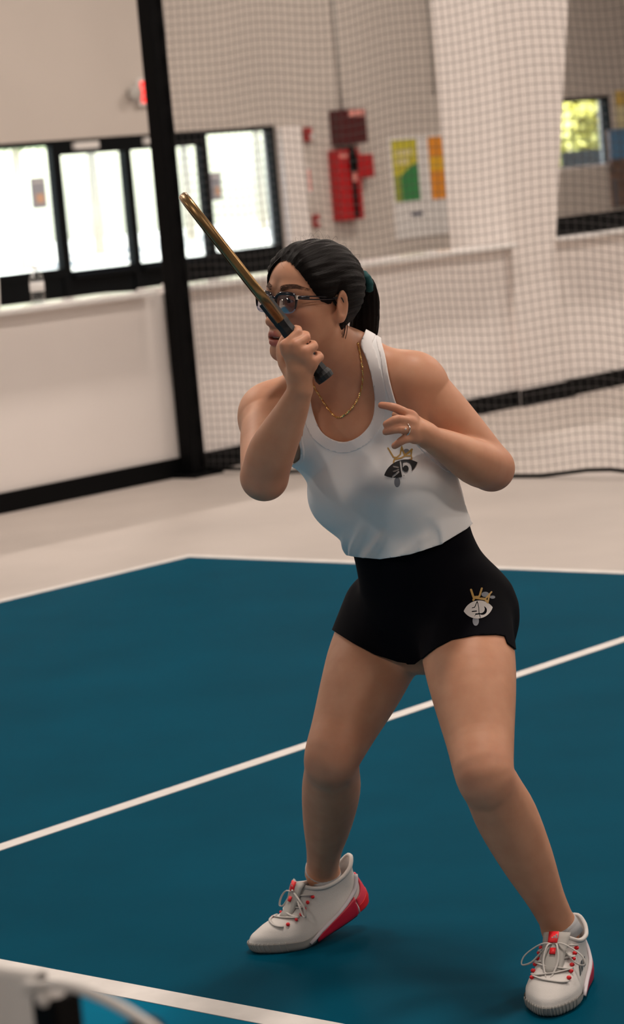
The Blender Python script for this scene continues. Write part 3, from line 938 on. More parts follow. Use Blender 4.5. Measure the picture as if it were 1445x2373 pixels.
# ------------------------------------------------------------------ shoes: placement first (the ankles follow)
class Shoe:
    ZS = np.array([[0, 0, .258, .012, .84], [.06, .006, .268, .004, .96], [.20, .022, .274, .0, 1.0], [.34, .036, .268, .001, .98],
                   [.48, .052, .242, .004, .90], [.62, .067, .205, .008, .83], [.76, .082, .172, .010, .80], [.90, .098, .145, .008, .80], [1.0, .112, .128, .002, .84]])
    WX = np.array([[0, .026], [.02, .032], [.06, .035], [.11, .037], [.15, .042], [.19, .048], [.225, .046], [.26, .036], [.275, .028]])
    def __init__(s, heel, head, bend=0, roll=0):
        s.sx, s.sy = 1.05, 1.17; s.o = np.asarray(heel, float); s.f = unit([head[0], head[1], 0]); s.l = np.cross([0, 0, 1.0], s.f); s.bend = bend
        s.u = np.array([0, 0, 1.0])
    def local(s, th, sv, off=0.0):
        th, sv = np.broadcast_arrays(np.asarray(th, float), np.asarray(sv, float))
        I = lambda k: np.interp(sv, s.ZS[:, 0], s.ZS[:, k])
        z, xf, xb, kw = I(1), I(2), I(3), I(4)
        c, n = np.cos(th), np.sin(th)
        x = (xf + xb) / 2 + ((xf - xb) / 2 + off) * np.sign(c) * np.abs(c) ** .85
        W = np.interp(x, s.WX[:, 0], s.WX[:, 1]) * kw
        y = (W + off) * np.sign(n) * np.abs(n) ** .72
        back, front = np.clip(-c, 0, 1), np.clip(c, 0, 1)
        z = z + sv ** 3 * (.012 * back ** 3 + .008 * front ** 2 - .016 * np.abs(n) ** 2)
        y = y + .006 * np.sin(np.clip((x - .05) / .22, 0, 1) * math.pi) * s.side   # slight inward curve of the last
        return np.stack([x, y, z], -1)
    side = 1
    def place(s, L):
        L = np.array(L, float) * np.array([s.sx, s.sy, .95])
        if s.bend:
            x0 = .200
            a = s.bend * np.clip((x0 - L[..., 0]) / .055, 0, 1)
            dx, dz = L[..., 0] - x0, L[..., 2]
            ca, sa = np.cos(a), np.sin(a)
            L = np.stack([x0 + dx * ca + dz * sa, L[..., 1], -dx * sa + dz * ca], -1)
        return s.o + L[..., :1] * s.f + L[..., 1:2] * s.l + L[..., 2:3] * s.u
    def pt(s, th, sv, off=0.0): return s.place(s.local(th, sv, off))

toeL = ground_s(1268, 2362)
headL = unit(ground_s(1268, 2362) - ground_s(1334, 2262)); headL[2] = 0
shL = Shoe(toeL - unit(headL) * .286, headL)
toeR = ground_s(584, 2210)
headR = unit([-math.cos(math.radians(26)), -math.sin(math.radians(26)), 0])
shR = Shoe(toeR - headR * .284, headR, bend=math.radians(15))
shL.side, shR.side = -1, 1
def ankle_of(s, dy): return s.place(np.array([.070, dy, .118])), s.place(np.array([.068, dy * .5, .05])), s.place(np.array([.17, 0, .035]))
ankL, ftL, tbL = ankle_of(shL, -.012)
ankR, ftR, tbR = ankle_of(shR, 0)

# ------------------------------------------------------------------ joints
J = dict(
    hipR=sp(903, 1425, 5.42), kneeR=sp(770, 1752, 5.27),
    hipL=sp(1070, 1405, 5.24), kneeL=sp(1122, 1792, 4.98),
    shR=sp(628, 965, 5.22), elR=sp(612, 1105, 4.99), wrR=sp(697, 900, 4.87),
    shL=sp(958, 890, 5.15), elL=sp(1138, 1085, 5.19), wrL=sp(990, 1013, 5.01),
    pel=sp(985, 1400, 5.30), neck=sp(815, 862, 5.19), head=sp(724, 697, 5.10))

# ------------------------------------------------------------------ torso loft
TA = unit(J['neck'] - J['pel']); TLEN = float(np.linalg.norm(J['neck'] - J['pel']))
Lh = J['hipL'] - J['hipR']; Lh = unit(Lh - TA * (Lh @ TA))
Ls = unit([math.cos(math.radians(19)), -math.sin(math.radians(19)), 0]); Ls = unit(Ls - TA * (Ls @ TA))
Fh = np.cross(Lh, TA)
TWIST = math.atan2(Ls @ Fh, Ls @ Lh)
def torso_coords(P):
    q = P - J['pel']
    h = q @ TA
    t = TWIST * np.clip((h - .05) / (TLEN - .12), 0, 1)
    l0, f0 = q @ Lh, q @ Fh
    return l0 * np.cos(t) + f0 * np.sin(t), -l0 * np.sin(t) + f0 * np.cos(t), h
def torso_point(l, f, h):
    t = TWIST * np.clip((h - .05) / (TLEN - .12), 0, 1)
    return J['pel'] + TA * h + Lh * (l * math.cos(t) - f * math.sin(t)) + Fh * (l * math.sin(t) + f * math.cos(t))
def torso_axes(h):
    t = TWIST * np.clip((h - .05) / (TLEN - .12), 0, 1)
    return Lh * math.cos(t) + Fh * math.sin(t), -Lh * math.sin(t) + Fh * math.cos(t), TA
def loft(ST, hmin, hmax, kk=.04, grow=0.0, fold=None, k=.03):
    ST = np.asarray(ST, float)
    hs = np.linspace(ST[0, 0], ST[-1, 0], 200)
    # smooth the station curves
    tab = []
    for c in range(1, ST.shape[1]):
        y = np.interp(hs, ST[:, 0], ST[:, c])
        w = np.hanning(25); w /= w.sum()
        tab.append(np.convolve(np.pad(y, 12, mode='edge'), w, 'valid'))
    def fn(P):
        l, f, h = torso_coords(P)
        a, bf, bb, cl, cf = [np.interp(h, hs, t) for t in tab]
        l = l - cl; f = f - cf
        b = np.where(f > 0, bf, bb)
        g = grow + (fold(l, f, h) if fold else 0)
        a = a + g; b = b + g
        e = (np.abs(l / a) ** 2.3 + np.abs(f / b) ** 2.3) ** (1 / 2.3)
        r = np.sqrt(l * l + f * f) + 1e-6
        d = (e - 1) * np.minimum(r / np.maximum(e, .3), .16)
        return smax(smax(d, hmin - h, kk), h - hmax, kk)
    return Prim(fn, J['pel'] + TA * .2, .45, k)

BODY_ST = [(-.15, .135, .085, .105, .004, 0), (-.08, .144, .095, .118, .004, 0), (0, .141, .095, .118, .002, 0), (.06, .134, .090, .105, .010, 0),
           (.12, .118, .088, .092, .015, 0), (.19, .120, .088, .092, .012, 0), (.27, .134, .090, .100, .003, 0), (.33, .140, .082, .102, 0, 0),
           (.39, .135, .066, .092, 0, -.004), (.43, .105, .050, .075, 0, -.008), (.47, .065, .045, .058, 0, -.01)]
core = [loft(BODY_ST, -.13, TLEN - .005, .05)]
for sgn in (-1, 1):
    ax = torso_axes(.27)
    core.append(ell(torso_point(sgn * .070, .062, .262), (.060, .052, .060), ax, .04))
    core.append(ell(torso_point(sgn * .064, -.070, -.04), (.078, .070, .082), torso_axes(0), .04))   # glutes
headM = None
# head frame: x = her right, y = forward, z = up
hy, hp, hr = math.radians(49), math.radians(6), math.radians(-4)
hf = np.array([-math.sin(hy) * math.cos(hp), -math.cos(hy) * math.cos(hp), math.sin(hp)])
hl = unit(np.cross(hf, [0, 0, 1.0])) * -1
hu = np.cross(hl, hf)
if hu[2] < 0: hl = -hl; hu = np.cross(hl, hf)
hl = rotv(hl, hf, hr); hu = rotv(hu, hf, hr)
HS = 0.96
def hd(x, y, z): return J['head'] + HS * (x * hl + y * hf + z * hu)
def head_local(P):
    q = (P - J['head']) / HS
    return np.stack([q @ hl, q @ hf, q @ hu], -1)
HAX = (hl, hf, hu)
nk = J['neck']
core += [cone(hd(0, -.022, -.07), nk + TA * .01, .051, .056, .03), cone(nk, torso_point(0, -.01, TLEN - .09), .058, .07, .04)]
for q in 'RL':
    sj = J['sh' + q]
    core += [cone(nk + TA * .035, sj + np.array([0, 0, .012]), .036, .044, .035),
             cone(torso_point((-1 if q == 'R' else 1) * .09, .0, TLEN - .15), sj, .062, .056, .035)]
# upper arms belong to the core, forearms do not (so they do not melt into the chest)
def arm_upper(q):
    a, b = J['sh' + q], J['el' + q]
    d = unit(b - a)
    return [ell(a + d * .02, (.058, .058, .062), None, .015)] + chain([a, a + (b - a) * .45, b], [.057, .054, .044], .03)
CORE_ARM = arm_upper('L')
core += CORE_ARM
armR_up = arm_upper('R')
def forearm(q, bulge):
    a, b = J['el' + q], J['wr' + q]
    m = a + (b - a) * .30 + bulge
    return chain([a, m, a + (b - a) * .72, b], [.044, .044, .031, .0215], .025)
# legs
def leg(q, ank, ft, tb):
    h, k = J['hip' + q], J['knee' + q]
    fwd = unit(np.array([-.25 if q == 'R' else -.05, -1, 0]))
    sh = unit(k - ank)
    th = unit(k - h)
    mid = h + (k - h) * .5 - np.array([0, .008, 0])
    back = -fwd
    calf = k + (ank - k) * .30 + back * .016
    out = chain([h, h + (k - h) * .3, mid, h + (k - h) * .8, k, k + (ank - k) * .12 + back * .006, calf, k + (ank - k) * .55 + back * .010, k + (ank - k) * .8, ank],
                [.092, .090, .082, .065, .056, .055, .059, .051, .037, .0325], n=4)
    out += [cone(ank, ft, .032, .026, .01), cone(ft, tb, .025, .018, .01)]
    out += [ell(ank + np.array([.010, .0, -.010]), (.020, .020, .020), None, .02), ell(ank + np.array([-.007, .0, -.010]), (.021, .021, .021), None, .02)]
    return out

# ------------------------------------------------------------------ hands
def hand(wr, mcp, fingers, thumb, pr=.0092, kpalm=.008):
    out = [cone(wr, wr + (mcp[1] - wr) * .4, .0212, .0185, .006)]
    for m in mcp:
        out.append(cone(wr + (m - wr) * .30, m, .0125, pr, kpalm))
    for k in range(3):
        out.append(cone((mcp[k] * .85 + wr * .15), (mcp[k + 1] * .85 + wr * .15), pr, pr, kpalm))
    out += chain(thumb[0], thumb[1], k0=.015, n=2)
    web = [cone(mcp[k] + (wr - mcp[k]) * .10, mcp[k + 1] + (wr - mcp[k + 1]) * .10, .0090, .0090, .008) for k in range(3)]
    out += web
    return out, [chain([m] + f, [.0092] + [.0084, .0074, .0066][:len(f)], n=2) for m, f in zip(mcp, fingers)]
HD = 4.87
mcpR = [sp(660, 800, HD - .028), sp(684, 800, HD - .036), sp(706, 815, HD - .034), sp(724, 838, HD - .024)]
fingR = [[sp(690, 771, HD - .022), sp(684, 762, HD + .012), sp(668, 776, HD + .026)],
         [sp(709, 783, HD - .022), sp(703, 775, HD + .014), sp(686, 792, HD + .028)],
         [sp(727, 803, HD - .020), sp(719, 797, HD + .014), sp(703, 814, HD + .028)],
         [sp(740, 828, HD - .012), sp(731, 822, HD + .014), sp(718, 838, HD + .024)]]
thR = ([sp(683, 874, HD + .008), sp(660, 842, HD + .022), sp(652, 806, HD + .036), sp(664, 778, HD + .040)], [.0165, .0130, .0105, .0088])
pR, fR = hand(J['wrR'], mcpR, fingR, thR)
mcpL = [sp(950, 962, 4.985), sp(946, 977, 4.972), sp(948, 996, 4.972), sp(957, 1014, 4.982)]
fingL = [[sp(917, 946, 4.975), sp(898, 941, 4.98), sp(883, 939, 4.988)],
         [sp(921, 971, 4.950), sp(904, 978, 4.948), sp(894, 983, 4.954)],
         [sp(923, 994, 4.950), sp(904, 998, 4.950), sp(893, 1001, 4.957)],
         [sp(936, 1018, 4.965), sp(923, 1027, 4.966), sp(914, 1033, 4.972)]]
thL = ([sp(986, 1000, 5.015), sp(962, 978, 5.020), sp(938, 966, 5.028), sp(918, 962, 5.034)], [.017, .0135, .0105, .009])
pL, fL = hand(J['wrL'], mcpL, fingL, thL)

# ------------------------------------------------------------------ head
def hl_ell(c, r, k=.012, sub=False, tilt=None):
    ax = HAX if tilt is None else tilt
    return ell(hd(*c), np.array(r) * HS, ax, k, sub)
def hc(a, b, ra, rb, k=.012, sub=False): return cone(hd(*a), hd(*b), ra * HS, rb * HS, k, sub)
skull = [hl_ell((0, -.012, .028), (.072, .092, .083), .02), hl_ell((0, .030, -.030), (.060, .058, .080), .03),
         hl_ell((0, .030, .040), (.060, .058, .050), .03)]
for s in (-1, 1):
    skull += [hc((s * .050, .004, -.050), (s * .018, .070, -.100), .017, .015, .03),
              hl_ell((s * .040, .058, -.026), (.022, .024, .020), .02),
              hc((s * .016, .088, .022), (s * .046, .072, .020), .007, .006, .016)]
skull += [hl_ell((0, .074, -.104), (.018, .015, .013), .02)]
for s in (-1, 1):
    skull += [hl_ell((s * .031, .099, -.001), (.016, .013, .0115), .012, True)]
skull += [hc((0, .088, .008), (0, .108, -.040), .0065, .0100, .012), hl_ell((0, .106, -.043), (.0105, .009, .008), .008)]
for s in (-1, 1): skull += [hl_ell((s * .0115, .097, -.046), (.0070, .0085, .0065), .006)]
skull += [hl_ell((0, .088, -.070), (.026, .014, .018), .014)]
lips = [hc((s * .021, .088, -.0725), (s * .006, .1005, -.0665), .0032, .0052, .004) for s in (-1, 1)] + \
       [hc((-.006, .1005, -.0665), (.006, .1005, -.0665), .0050, .0050, .003)] + \
       [hc((s * .020, .087, -.076), (s * .006, .0975, -.0825), .0032, .0060, .004) for s in (-1, 1)] + \
       [hc((-.006, .0975, -.0825), (.006, .0975, -.0825), .0060, .0060, .003)] + \
       [hl_ell((0, .098, -.0745), (.019, .020, .0030), .003, True)]
ears = []
for s in (-1, 1):
    e_ax = (hl * .94 + hf * -.34 * s, hf * .94 + hl * .34 * s, hu)
    ears += [hl_ell((s * .078, -.010, -.006), (.0085, .0190, .0325), .006, False, e_ax),
             hl_ell((s * .074, -.004, -.028), (.0085, .010, .012), .008),
             hl_ell((s * .0870, -.004, -.004), (.0085, .0115, .0210), .004, True, e_ax),
             hl_ell((s * .0800, -.002, -.012), (.0040, .0050, .0100), .004)]

BODY = SDF()
BODY.add(core, .02)
BODY.add(armR_up, .03)
BODY.add(leg('R', ankR, ftR, tbR), .03)
BODY.add(leg('L', ankL, ftL, tbL), .03)
BODY.add(skull + lips, .022)
BODY.add(ears, .006)
for pr_, fg_, q in ((pR, fR, 'R'), (pL, fL, 'L')):
    BODY.add(forearm(q, np.array([-.006, 0, 0]) if q == 'R' else np.array([.004, -.004, -.006])) + pr_, .008)
    for f in fg_: BODY.add(f, .005)

allp = np.concatenate([[p.c - p.r for g, _ in BODY.g for p in g if p.r < .3], [p.c + p.r for g, _ in BODY.g for p in g if p.r < .3]])
blo, bhi = allp.min(0) - .01, allp.max(0) + .01
BV, BF = surface(BODY, blo, bhi, .0032, 2)
body = s_build('body', BV, BF, 'skin')
loc = head_local(BV)
lipd = SDF().add([p for p in lips if not p.sub], .003)
fl = np.zeros(len(BV))
nearh = np.linalg.norm(BV - J['head'], axis=1) < .16
fl[nearh] = np.clip(1 - np.maximum(lipd(BV[nearh]), 0) / .0022, 0, 1) * .85
for s in (-1, 1):
    fl = np.maximum(fl, .22 * np.exp(-((loc[:, 0] - s * .045) ** 2 + (loc[:, 1] - .07) ** 2 + (loc[:, 2] + .035) ** 2) / .022 ** 2))
for kq in ('R', 'L'):
    fl = np.maximum(fl, .34 * np.exp(-(((BV - J['knee' + kq]) ** 2).sum(1)) / .05 ** 2))
    fl = np.maximum(fl, .25 * np.exp(-(((BV - J['el' + kq]) ** 2).sum(1)) / .05 ** 2))
for f in mcpR + mcpL + [x for g in fingR + fingL for x in g]:
    m = np.linalg.norm(BV - f, axis=1) < .03
    fl[m] = np.maximum(fl[m], .22 * np.exp(-((BV[m] - f) ** 2).sum(1) / .012 ** 2))
set_attr(body, 'flush', fl)
# ------------------------------------------------------------------ eyes, brows, teeth
def sphere(c, r, n=20, m=12, ax=None, half=None):
    V, F = [], []
    for i in range(m + 1):
        for k in range(n):
            a, b = math.pi * i / m, 2 * math.pi * k / n
            V.append((math.sin(a) * math.cos(b), math.sin(a) * math.sin(b), math.cos(a)))
    for i in range(m):
        for k in range(n):
            F.append((i * n + k, (i + 1) * n + k, (i + 1) * n + (k + 1) % n, i * n + (k + 1) % n))
    V = np.array(V) * r
    if ax is not None: V = V[:, :1] * ax[0] + V[:, 1:2] * ax[1] + V[:, 2:3] * ax[2]
    return V + np.asarray(c), F
gaze = unit(hf * .97 + hl * .06 + hu * -.04)
g1 = unit(np.cross(gaze, hu)); g2 = np.cross(g1, gaze)
for s in (-1, 1):
    ec = hd(s * .0305, .0775, .000)
    V, F = sphere(ec, .0120)
    eye = s_build('eye', V, F, 'eye_white')
    V, F = sphere(ec + gaze * .0042, .0083, ax=(g1, g2, gaze))
    s_build('iris', V, F, 'iris_dark', eye)
    # lids: partial shells over the eyeball
    for (z0, z1, mname, nm) in ((.30, 1.35, 'skin', 'upper_lid'), (-1.35, -.28, 'skin', 'lower_lid'), (.27, .40, 'brow_dark', 'lash_line')):
        V, F, nu, nv = [], [], 18, 7
        rr = .0128 if nm != 'lash_line' else .0134
        for i in range(nu + 1):
            a = -1.35 + 2.7 * i / nu
            k = max(0.0, 1 - (a / 1.02) ** 2)
            for j in range(nv + 1):
                t = j / nv
                e0, e1 = (z0 * k, z1) if z0 > 0 else (z0, z1 * k)
                if nm == 'lash_line': e0, e1 = z0 * k, z1 * k
                b = e0 + (e1 - e0) * t
                V.append(ec + rr * (hl * math.sin(a) * math.cos(b) + hf * math.cos(a) * math.cos(b) + hu * math.sin(b)))
        for i in range(nu):
            for j in range(nv):
                F.append((i * (nv + 1) + j, (i + 1) * (nv + 1) + j, (i + 1) * (nv + 1) + j + 1, i * (nv + 1) + j + 1))
        o = s_build(nm, V, F, mname, eye)
        if mname == 'skin': set_attr(o, 'flush', np.full(len(V), .25))
body_bvh = BVHTree.FromPolygons([tuple(v) for v in BV], [tuple(map(int, f)) for f in BF])
def drop(p, d, off=0.0):
    """first point of the body hit from p along d, lifted by off"""
    h = body_bvh.ray_cast(Vector(p), Vector(unit(d)))
    if h[0] is None: return np.asarray(p, float)
    n = np.array(h[1]);  n = n if n @ np.asarray(d) < 0 else -n
    return np.array(h[0]) + n * off
for s in (-1, 1):
    mb = MB()
    for q in range(200):
        t = rng.random()
        x = .012 + .040 * t
        zc = .0225 + .0095 * math.sin(t * 2.3) - .004 * t
        z = zc + (rng.random() - .5) * (.013 - .008 * t)
        a = drop(hd(s * x, .16, z), -hf, .0003)
        b = drop(hd(s * (x + .008), .16, z + .0022 * (1 - 2 * t)), -hf, .0008)
        mb.tube([a, (a + b) / 2, b], [.0003, .00028, .00012], 3)
    tag(s_build('eyebrow', np.concatenate(mb.V), mb.F, 'brow_dark'), kind='stuff')
mb = MB()
for k in range(-3, 4):
    a = k * .19
    c = hd(.019 * math.sin(a * 1.4), .0905 - .010 * (1 - math.cos(a * 1.6)), -.0705)
    mb.box((-.0026, -.002, -.0035), (.0026, .002, .0035), np.stack([hl, hf, hu], 1), c)
s_build('teeth', np.concatenate(mb.V), mb.F, 'teeth', smooth=False)

# ------------------------------------------------------------------ hair
SK = SDF().add(skull[:3] + [p for p in skull[3:9]], .02)
AZ = np.radians([0, 12, 22, 32, 42, 52, 62, 72, 80, 88, 96, 108, 125, 180])
ZT = np.array([.080, .076, .068, .054, .036, .014, .002, -.004, -.002, .018, .010, -.046, -.080, -.096])
def hair_g(L):
    az = np.abs(np.arctan2(L[:, 0], L[:, 1] + .0))
    return L[:, 2] - np.interp(az, AZ, ZT) * 1.0 + .0025 * np.sin(L[:, 0] * 900) * np.sin(L[:, 2] * 500)
class HairSDF:
    def __call__(s, P, bc=None, br=None):
        L = head_local(P)
        g = hair_g(L)
        t = np.clip(g / .040, 0, 1); t = t * (2 - t)
        ang = np.arctan2(L[:, 0], L[:, 2] - .02)
        groove = .0012 * np.sin(ang * 23 + 4 * np.sin(L[:, 1] * 20)) + .0009 * np.sin(ang * 57 + 1.3 + 3 * np.sin(L[:, 1] * 14))
        part = -.004 * np.exp(-((L[:, 0] + .004) / .005) ** 2) * np.clip((L[:, 1] + .0) / .06, 0, 1)
        return SK(P) - (.0012 + (.0105 + groove + part) * t)
HSD = HairSDF()
c = hd(0, -.01, .02)
HV, HF = surface(HSD, c - .16, c + .16, .0034, 1)
HF = tris(HF)
Lh_ = head_local(HV)
HV, HF = clip(HV, HF, hair_g(Lh_))
hair = s_build('hair', HV, HF, 'hair_black')
Lq = head_local(HV)
set_attr(hair, 'strand', np.arctan2(Lq[:, 0], Lq[:, 2] - .02) + .15 * np.sin(Lq[:, 1] * 25))
# locks swept from the parting down past the temples
mbs = MB(); st_ = []
def lock(pts, r0, n=26, spread=.010, seed=1):
    pts = [(-p[0], p[1], p[2]) for p in pts]        # given for her left side (head x points to her right)
    g = np.random.default_rng(seed)
    for q in range(n):
        o = g.normal(size=3) * spread * np.array([.35, .8, .5])
        P = catmull([hd(*(np.array(p) + o * (0.3 + .7 * i / (len(pts) - 1)))) for i, p in enumerate(pts)], 5)
        rr = r0 * np.interp(np.linspace(0, 1, len(P)), [0, .2, .7, 1], [.7, 1, .8, .15])
        mbs.tube(P, rr, 5)
        st_.extend([g.random() * 6] * (len(P) * 5))
lock([(.016, .060, .096), (.046, .052, .068), (.064, .034, .036), (.074, .008, .022), (.070, -.040, .016)], .0011, 40, .004, 1)
lock([(.030, .040, .104), (.058, .030, .070), (.073, .010, .036), (.076, -.030, .020), (.060, -.075, .012)], .0012, 40, .005, 2)
lock([(.064, .034, .024), (.0715, .020, .014), (.0742, .010, .004), (.0748, .004, -.006)], .0009, 18, .0025, 3)
lock([(-.004, .062, .098), (-.034, .076, .064), (-.056, .062, .030), (-.066, .040, -.010), (-.070, .020, -.040)], .0026, 30, .006, 4)
lock([(.070, -.024, -.020), (.062, -.036, -.045), (.052, -.040, -.070), (.046, -.030, -.090)], .0004, 7, .006, 5)
o = s_build('temple_locks', np.concatenate(mbs.V), mbs.F, 'hair_black', hair); set_attr(o, 'strand', np.array(st_)); tag(o, kind='stuff')
# ponytail
tb0 = hd(0, -.098, .026)
PT = [sp(845, 654, 5.175), sp(852, 690, 5.195), sp(847, 730, 5.205), sp(842, 765, 5.215), sp(838, 803, 5.225)]
PTr = [.015, .021, .026, .028, .024]
PTS = SDF().add(chain([tb0] + PT, [.020] + PTr, .02), .01)
PTP = np.array([tb0] + PT)
class TailSDF:
    def __call__(s, P, bc=None, br=None):
        q = P - PTP[3]
        ang = np.arctan2(q @ unit([1, 0, 0]), q @ unit([0, 1, 0.1]))
        return PTS(P, bc, br) - .0016 * np.sin(ang * 15 + P[:, 2] * 30) - .0010 * np.sin(ang * 37 + 2 - P[:, 2] * 22)
TV, TF = surface(TailSDF(), PTP.min(0) - .06, PTP.max(0) + .06, .0035, 1)
tail = s_build('ponytail', TV, TF, 'hair_black', hair)
qq = TV - PTP[3]
set_attr(tail, 'strand', np.arctan2(qq[:, 0], qq[:, 1]) + TV[:, 2] * .8)
# fabric tie
tdir = unit(PT[0] - tb0); ta = unit(np.cross(tdir, [0, 0, 1.0])); tb_ = np.cross(tdir, ta)
V, F, nu, nv = [], [], 28, 10
tc_ = PT[0]
for i in range(nu):
    a = 2 * math.pi * i / nu
    for j in range(nv):
        b = 2 * math.pi * j / nv
        rr = .0075 * (1 + .22 * math.sin(a * 9) * math.cos(b))
        V.append(tc_ + (ta * math.cos(a) + tb_ * math.sin(a)) * (.0165 + rr * math.cos(b)) + tdir * rr * math.sin(b))
for i in range(nu):
    for j in range(nv):
        F.append((i * nv + j, ((i + 1) % nu) * nv + j, ((i + 1) % nu) * nv + (j + 1) % nv, i * nv + (j + 1) % nv))
tag(s_build('hair_tie', V, F, 'tie_teal', hair), 'teal fabric hair tie')
# stray hairs standing off the crown and nape
mb = MB(); st_ = []
for q in range(46):
    a, b = rng.uniform(-1.2, 1.2), rng.uniform(-.6, 1.0)
    p0 = hd(.076 * math.sin(a) * math.cos(b), .09 * math.sin(b) - .012, .028 + .090 * math.cos(a) * math.cos(b))
    out = unit(p0 - hd(0, -.01, .02))
    side = unit(np.cross(out, rng.normal(size=3)))
    L = rng.uniform(.015, .035)
    P = catmull([p0 - out * .004, p0 + out * .008 + side * L * .35, p0 + out * (.010 + .01 * rng.random()) + side * L * .8, p0 + out * .008 * rng.random() + side * L * 1.2], 4)
    mb.tube(P, np.linspace(.00022, .00010, len(P)), 3); st_.extend([1.0] * (len(P) * 3))
o = s_build('stray_hairs', np.concatenate(mb.V), mb.F, 'hair_black', hair); set_attr(o, 'strand', np.array(st_)); tag(o, kind='stuff')

# ------------------------------------------------------------------ glasses
def rim_loop(s, n=44):
    out = []
    for k in range(n):
        t = 2 * math.pi * k / n
        c, q = math.cos(t), math.sin(t)
        x = .0265 * np.sign(c) * abs(c) ** .62; z = .0195 * np.sign(q) * abs(q) ** .70
        x *= 1 + .06 * (z / .0195)
        out.append(hd(s * (.033 + x), .1025 - .9 * (max(0, (.033 + x)) ** 2) * 2.2, -.004 + z + .02 * x * (1 if True else 0)))
    return np.array(out)
spec = s_build('glasses', *(lambda m: (np.concatenate(m.V), m.F))(MB().tube(catmull([hd(-.0085, .1045, .004), hd(-.004, .1065, .0065), hd(.004, .1065, .0065), hd(.0085, .1045, .004)], 6), .0024, 10)), 'frame_gloss')
for s in (-1, 1):
    Lp = rim_loop(s); n = len(Lp)
    up = [k % n for k in range(-3, n // 2 + 4)]
    mb = MB().tube(Lp[up], np.interp(np.linspace(0, 1, len(up)), [0, .15, .5, .85, 1], [.0014, .0028, .0033, .0028, .0014]), 8)
    s_build('rim_top', np.concatenate(mb.V), mb.F, 'frame_gloss', spec)
    dn = [k % n for k in range(n // 2 + 2, n - 1)]
    mb = MB().tube(Lp[dn], .0012, 8)
    s_build('rim_bottom', np.concatenate(mb.V), mb.F, 'frame_clear', spec)
    cpt = Lp.mean(0)
    V = np.concatenate([Lp - hf * .0005, Lp * .97 + cpt * .03 + hf * .0008, [cpt - hf * .0003, cpt + hf * .0010]])
    F = [(k, (k + 1) % n, 2 * n) for k in range(n)] + [(n + (k + 1) % n, n + k, 2 * n + 1) for k in range(n)] + [(k, n + k, n + (k + 1) % n, (k + 1) % n) for k in range(n)]
    s_build('lens', V, F, 'spectacle_lens', spec)
    h0 = hd(s * .0605, .0945, .0085)
    mb = MB().box((-.002, -.0035, -.004), (.002, .0035, .004), np.stack([hl, hf, hu], 1), h0)
    s_build('hinge', np.concatenate(mb.V), mb.F, 'silver', spec, False)
    for dz in (.0028, -.0028):
        P = catmull([h0 + hu * dz * .6, hd(s * .0665, .080, .0085 + dz), hd(s * .0735, .050, .0085 + dz), hd(s * .0765, .012, .0085 + dz * .5), hd(s * .080, -.004, .010), hd(s * .078, -.016, -.005)], 6)
        mb = MB().tube(P, .0013, 8)
        s_build('temple_bar', np.concatenate(mb.V), mb.F, 'frame_gloss', spec)
    P = catmull([h0, hd(s * .0650, .086, .0085), hd(s * .0690, .070, .0085)], 5)
    mb = MB().tube(P, .0034, 8, flat=.5, ref=hl)
    s_build('temple_front', np.concatenate(mb.V), mb.F, 'frame_gloss', spec)

# ------------------------------------------------------------------ tank top
SH_ST = [(-.03, .156, .108, .128, .008, 0), (.03, .142, .105, .118, .010, 0), (.08, .133, .106, .110, .015, 0), (.13, .130, .108, .105, .016, 0),
         (.19, .131, .106, .102, .012, 0), (.27, .140, .098, .107, .002, 0), (.33, .145, .088, .108, 0, 0), (.39, .140, .072, .098, 0, -.004),
         (.43, .111, .056, .081, 0, -.008), (.47, .071, .051, .064, 0, -.01)]
FOLDS = [((-.13, .095), (.00, .225), .013, .0085), ((-.135, .060), (.05, .205), .014, .009), ((-.12, .040), (.10, .165), .011, .010),
         ((-.07, .02), (.12, .105), .010, .010), ((-.13, .125), (-.06, .20), .011, .008), ((.145, .03), (.125, .20), .012, .009),
         ((.115, .02), (.10, .16), .010, .009), ((.00, .02), (.03, .10), .007, .008), ((-.15, .050), (-.08, .055), .016, .010), ((.15, .05), (.09, .045), .012, .012)]
def shirt_fold(l, f, h):
    g = np.zeros_like(l)
    for (a, b, amp, w) in FOLDS:
        a, b = np.array(a), np.array(b); e = b - a; L2 = e @ e
        t = ((l - a[0]) * e[0] + (h - a[1]) * e[1]) / L2
        tc = np.clip(t, 0, 1)
        d2 = (l - a[0] - tc * e[0]) ** 2 + (h - a[1] - tc * e[1]) ** 2
        g = g + amp * np.exp(-d2 / w ** 2) * np.sin(np.clip(tc, .04, .96) * math.pi) ** .6
    g = g * (f > -.04)
    return g + .0022 * np.sin(h * 70 + l * 38 + 2 * np.sin(l * 22)) * np.clip((.24 - h) / .1, 0, 1)
SHIRT = SDF()
gs = [loft(SH_ST, -.05, TLEN - .005, .05, 0, shirt_fold)]
for sgn in (-1, 1):
    gs.append(ell(torso_point(sgn * .070, .062, .262), (.068, .062, .068), torso_axes(.27), .05))
SHIRT.add(gs, .02)
NOARM = SDF().add([p for p in core if p not in CORE_ARM], .02)
class ShirtSDF:
    def __call__(s, P, bc=None, br=None):
        return np.minimum(SHIRT(P), NOARM(P) - .0062)
pc_ = J['pel'] + TA * .2
SV, SF = surface(ShirtSDF(), pc_ - np.array([.36, .34, .36]), pc_ + np.array([.30, .30, .42]), .0042, 1)
SF = tris(SF)
NECK = [(716, 900), (724, 955), (744, 1000), (775, 1021), (806, 1023), (838, 1006), (861, 975), (868, 930), (862, 880), (849, 832), (836, 797), (845, 770), (850, 740), (800, 715), (735, 745), (712, 850)]
ARM_L = [(886, 770), (893, 830), (903, 890), (921, 945), (955, 1000), (1000, 1050), (1045, 1085), (1075, 1070), (1120, 960), (1060, 820), (960, 740)]
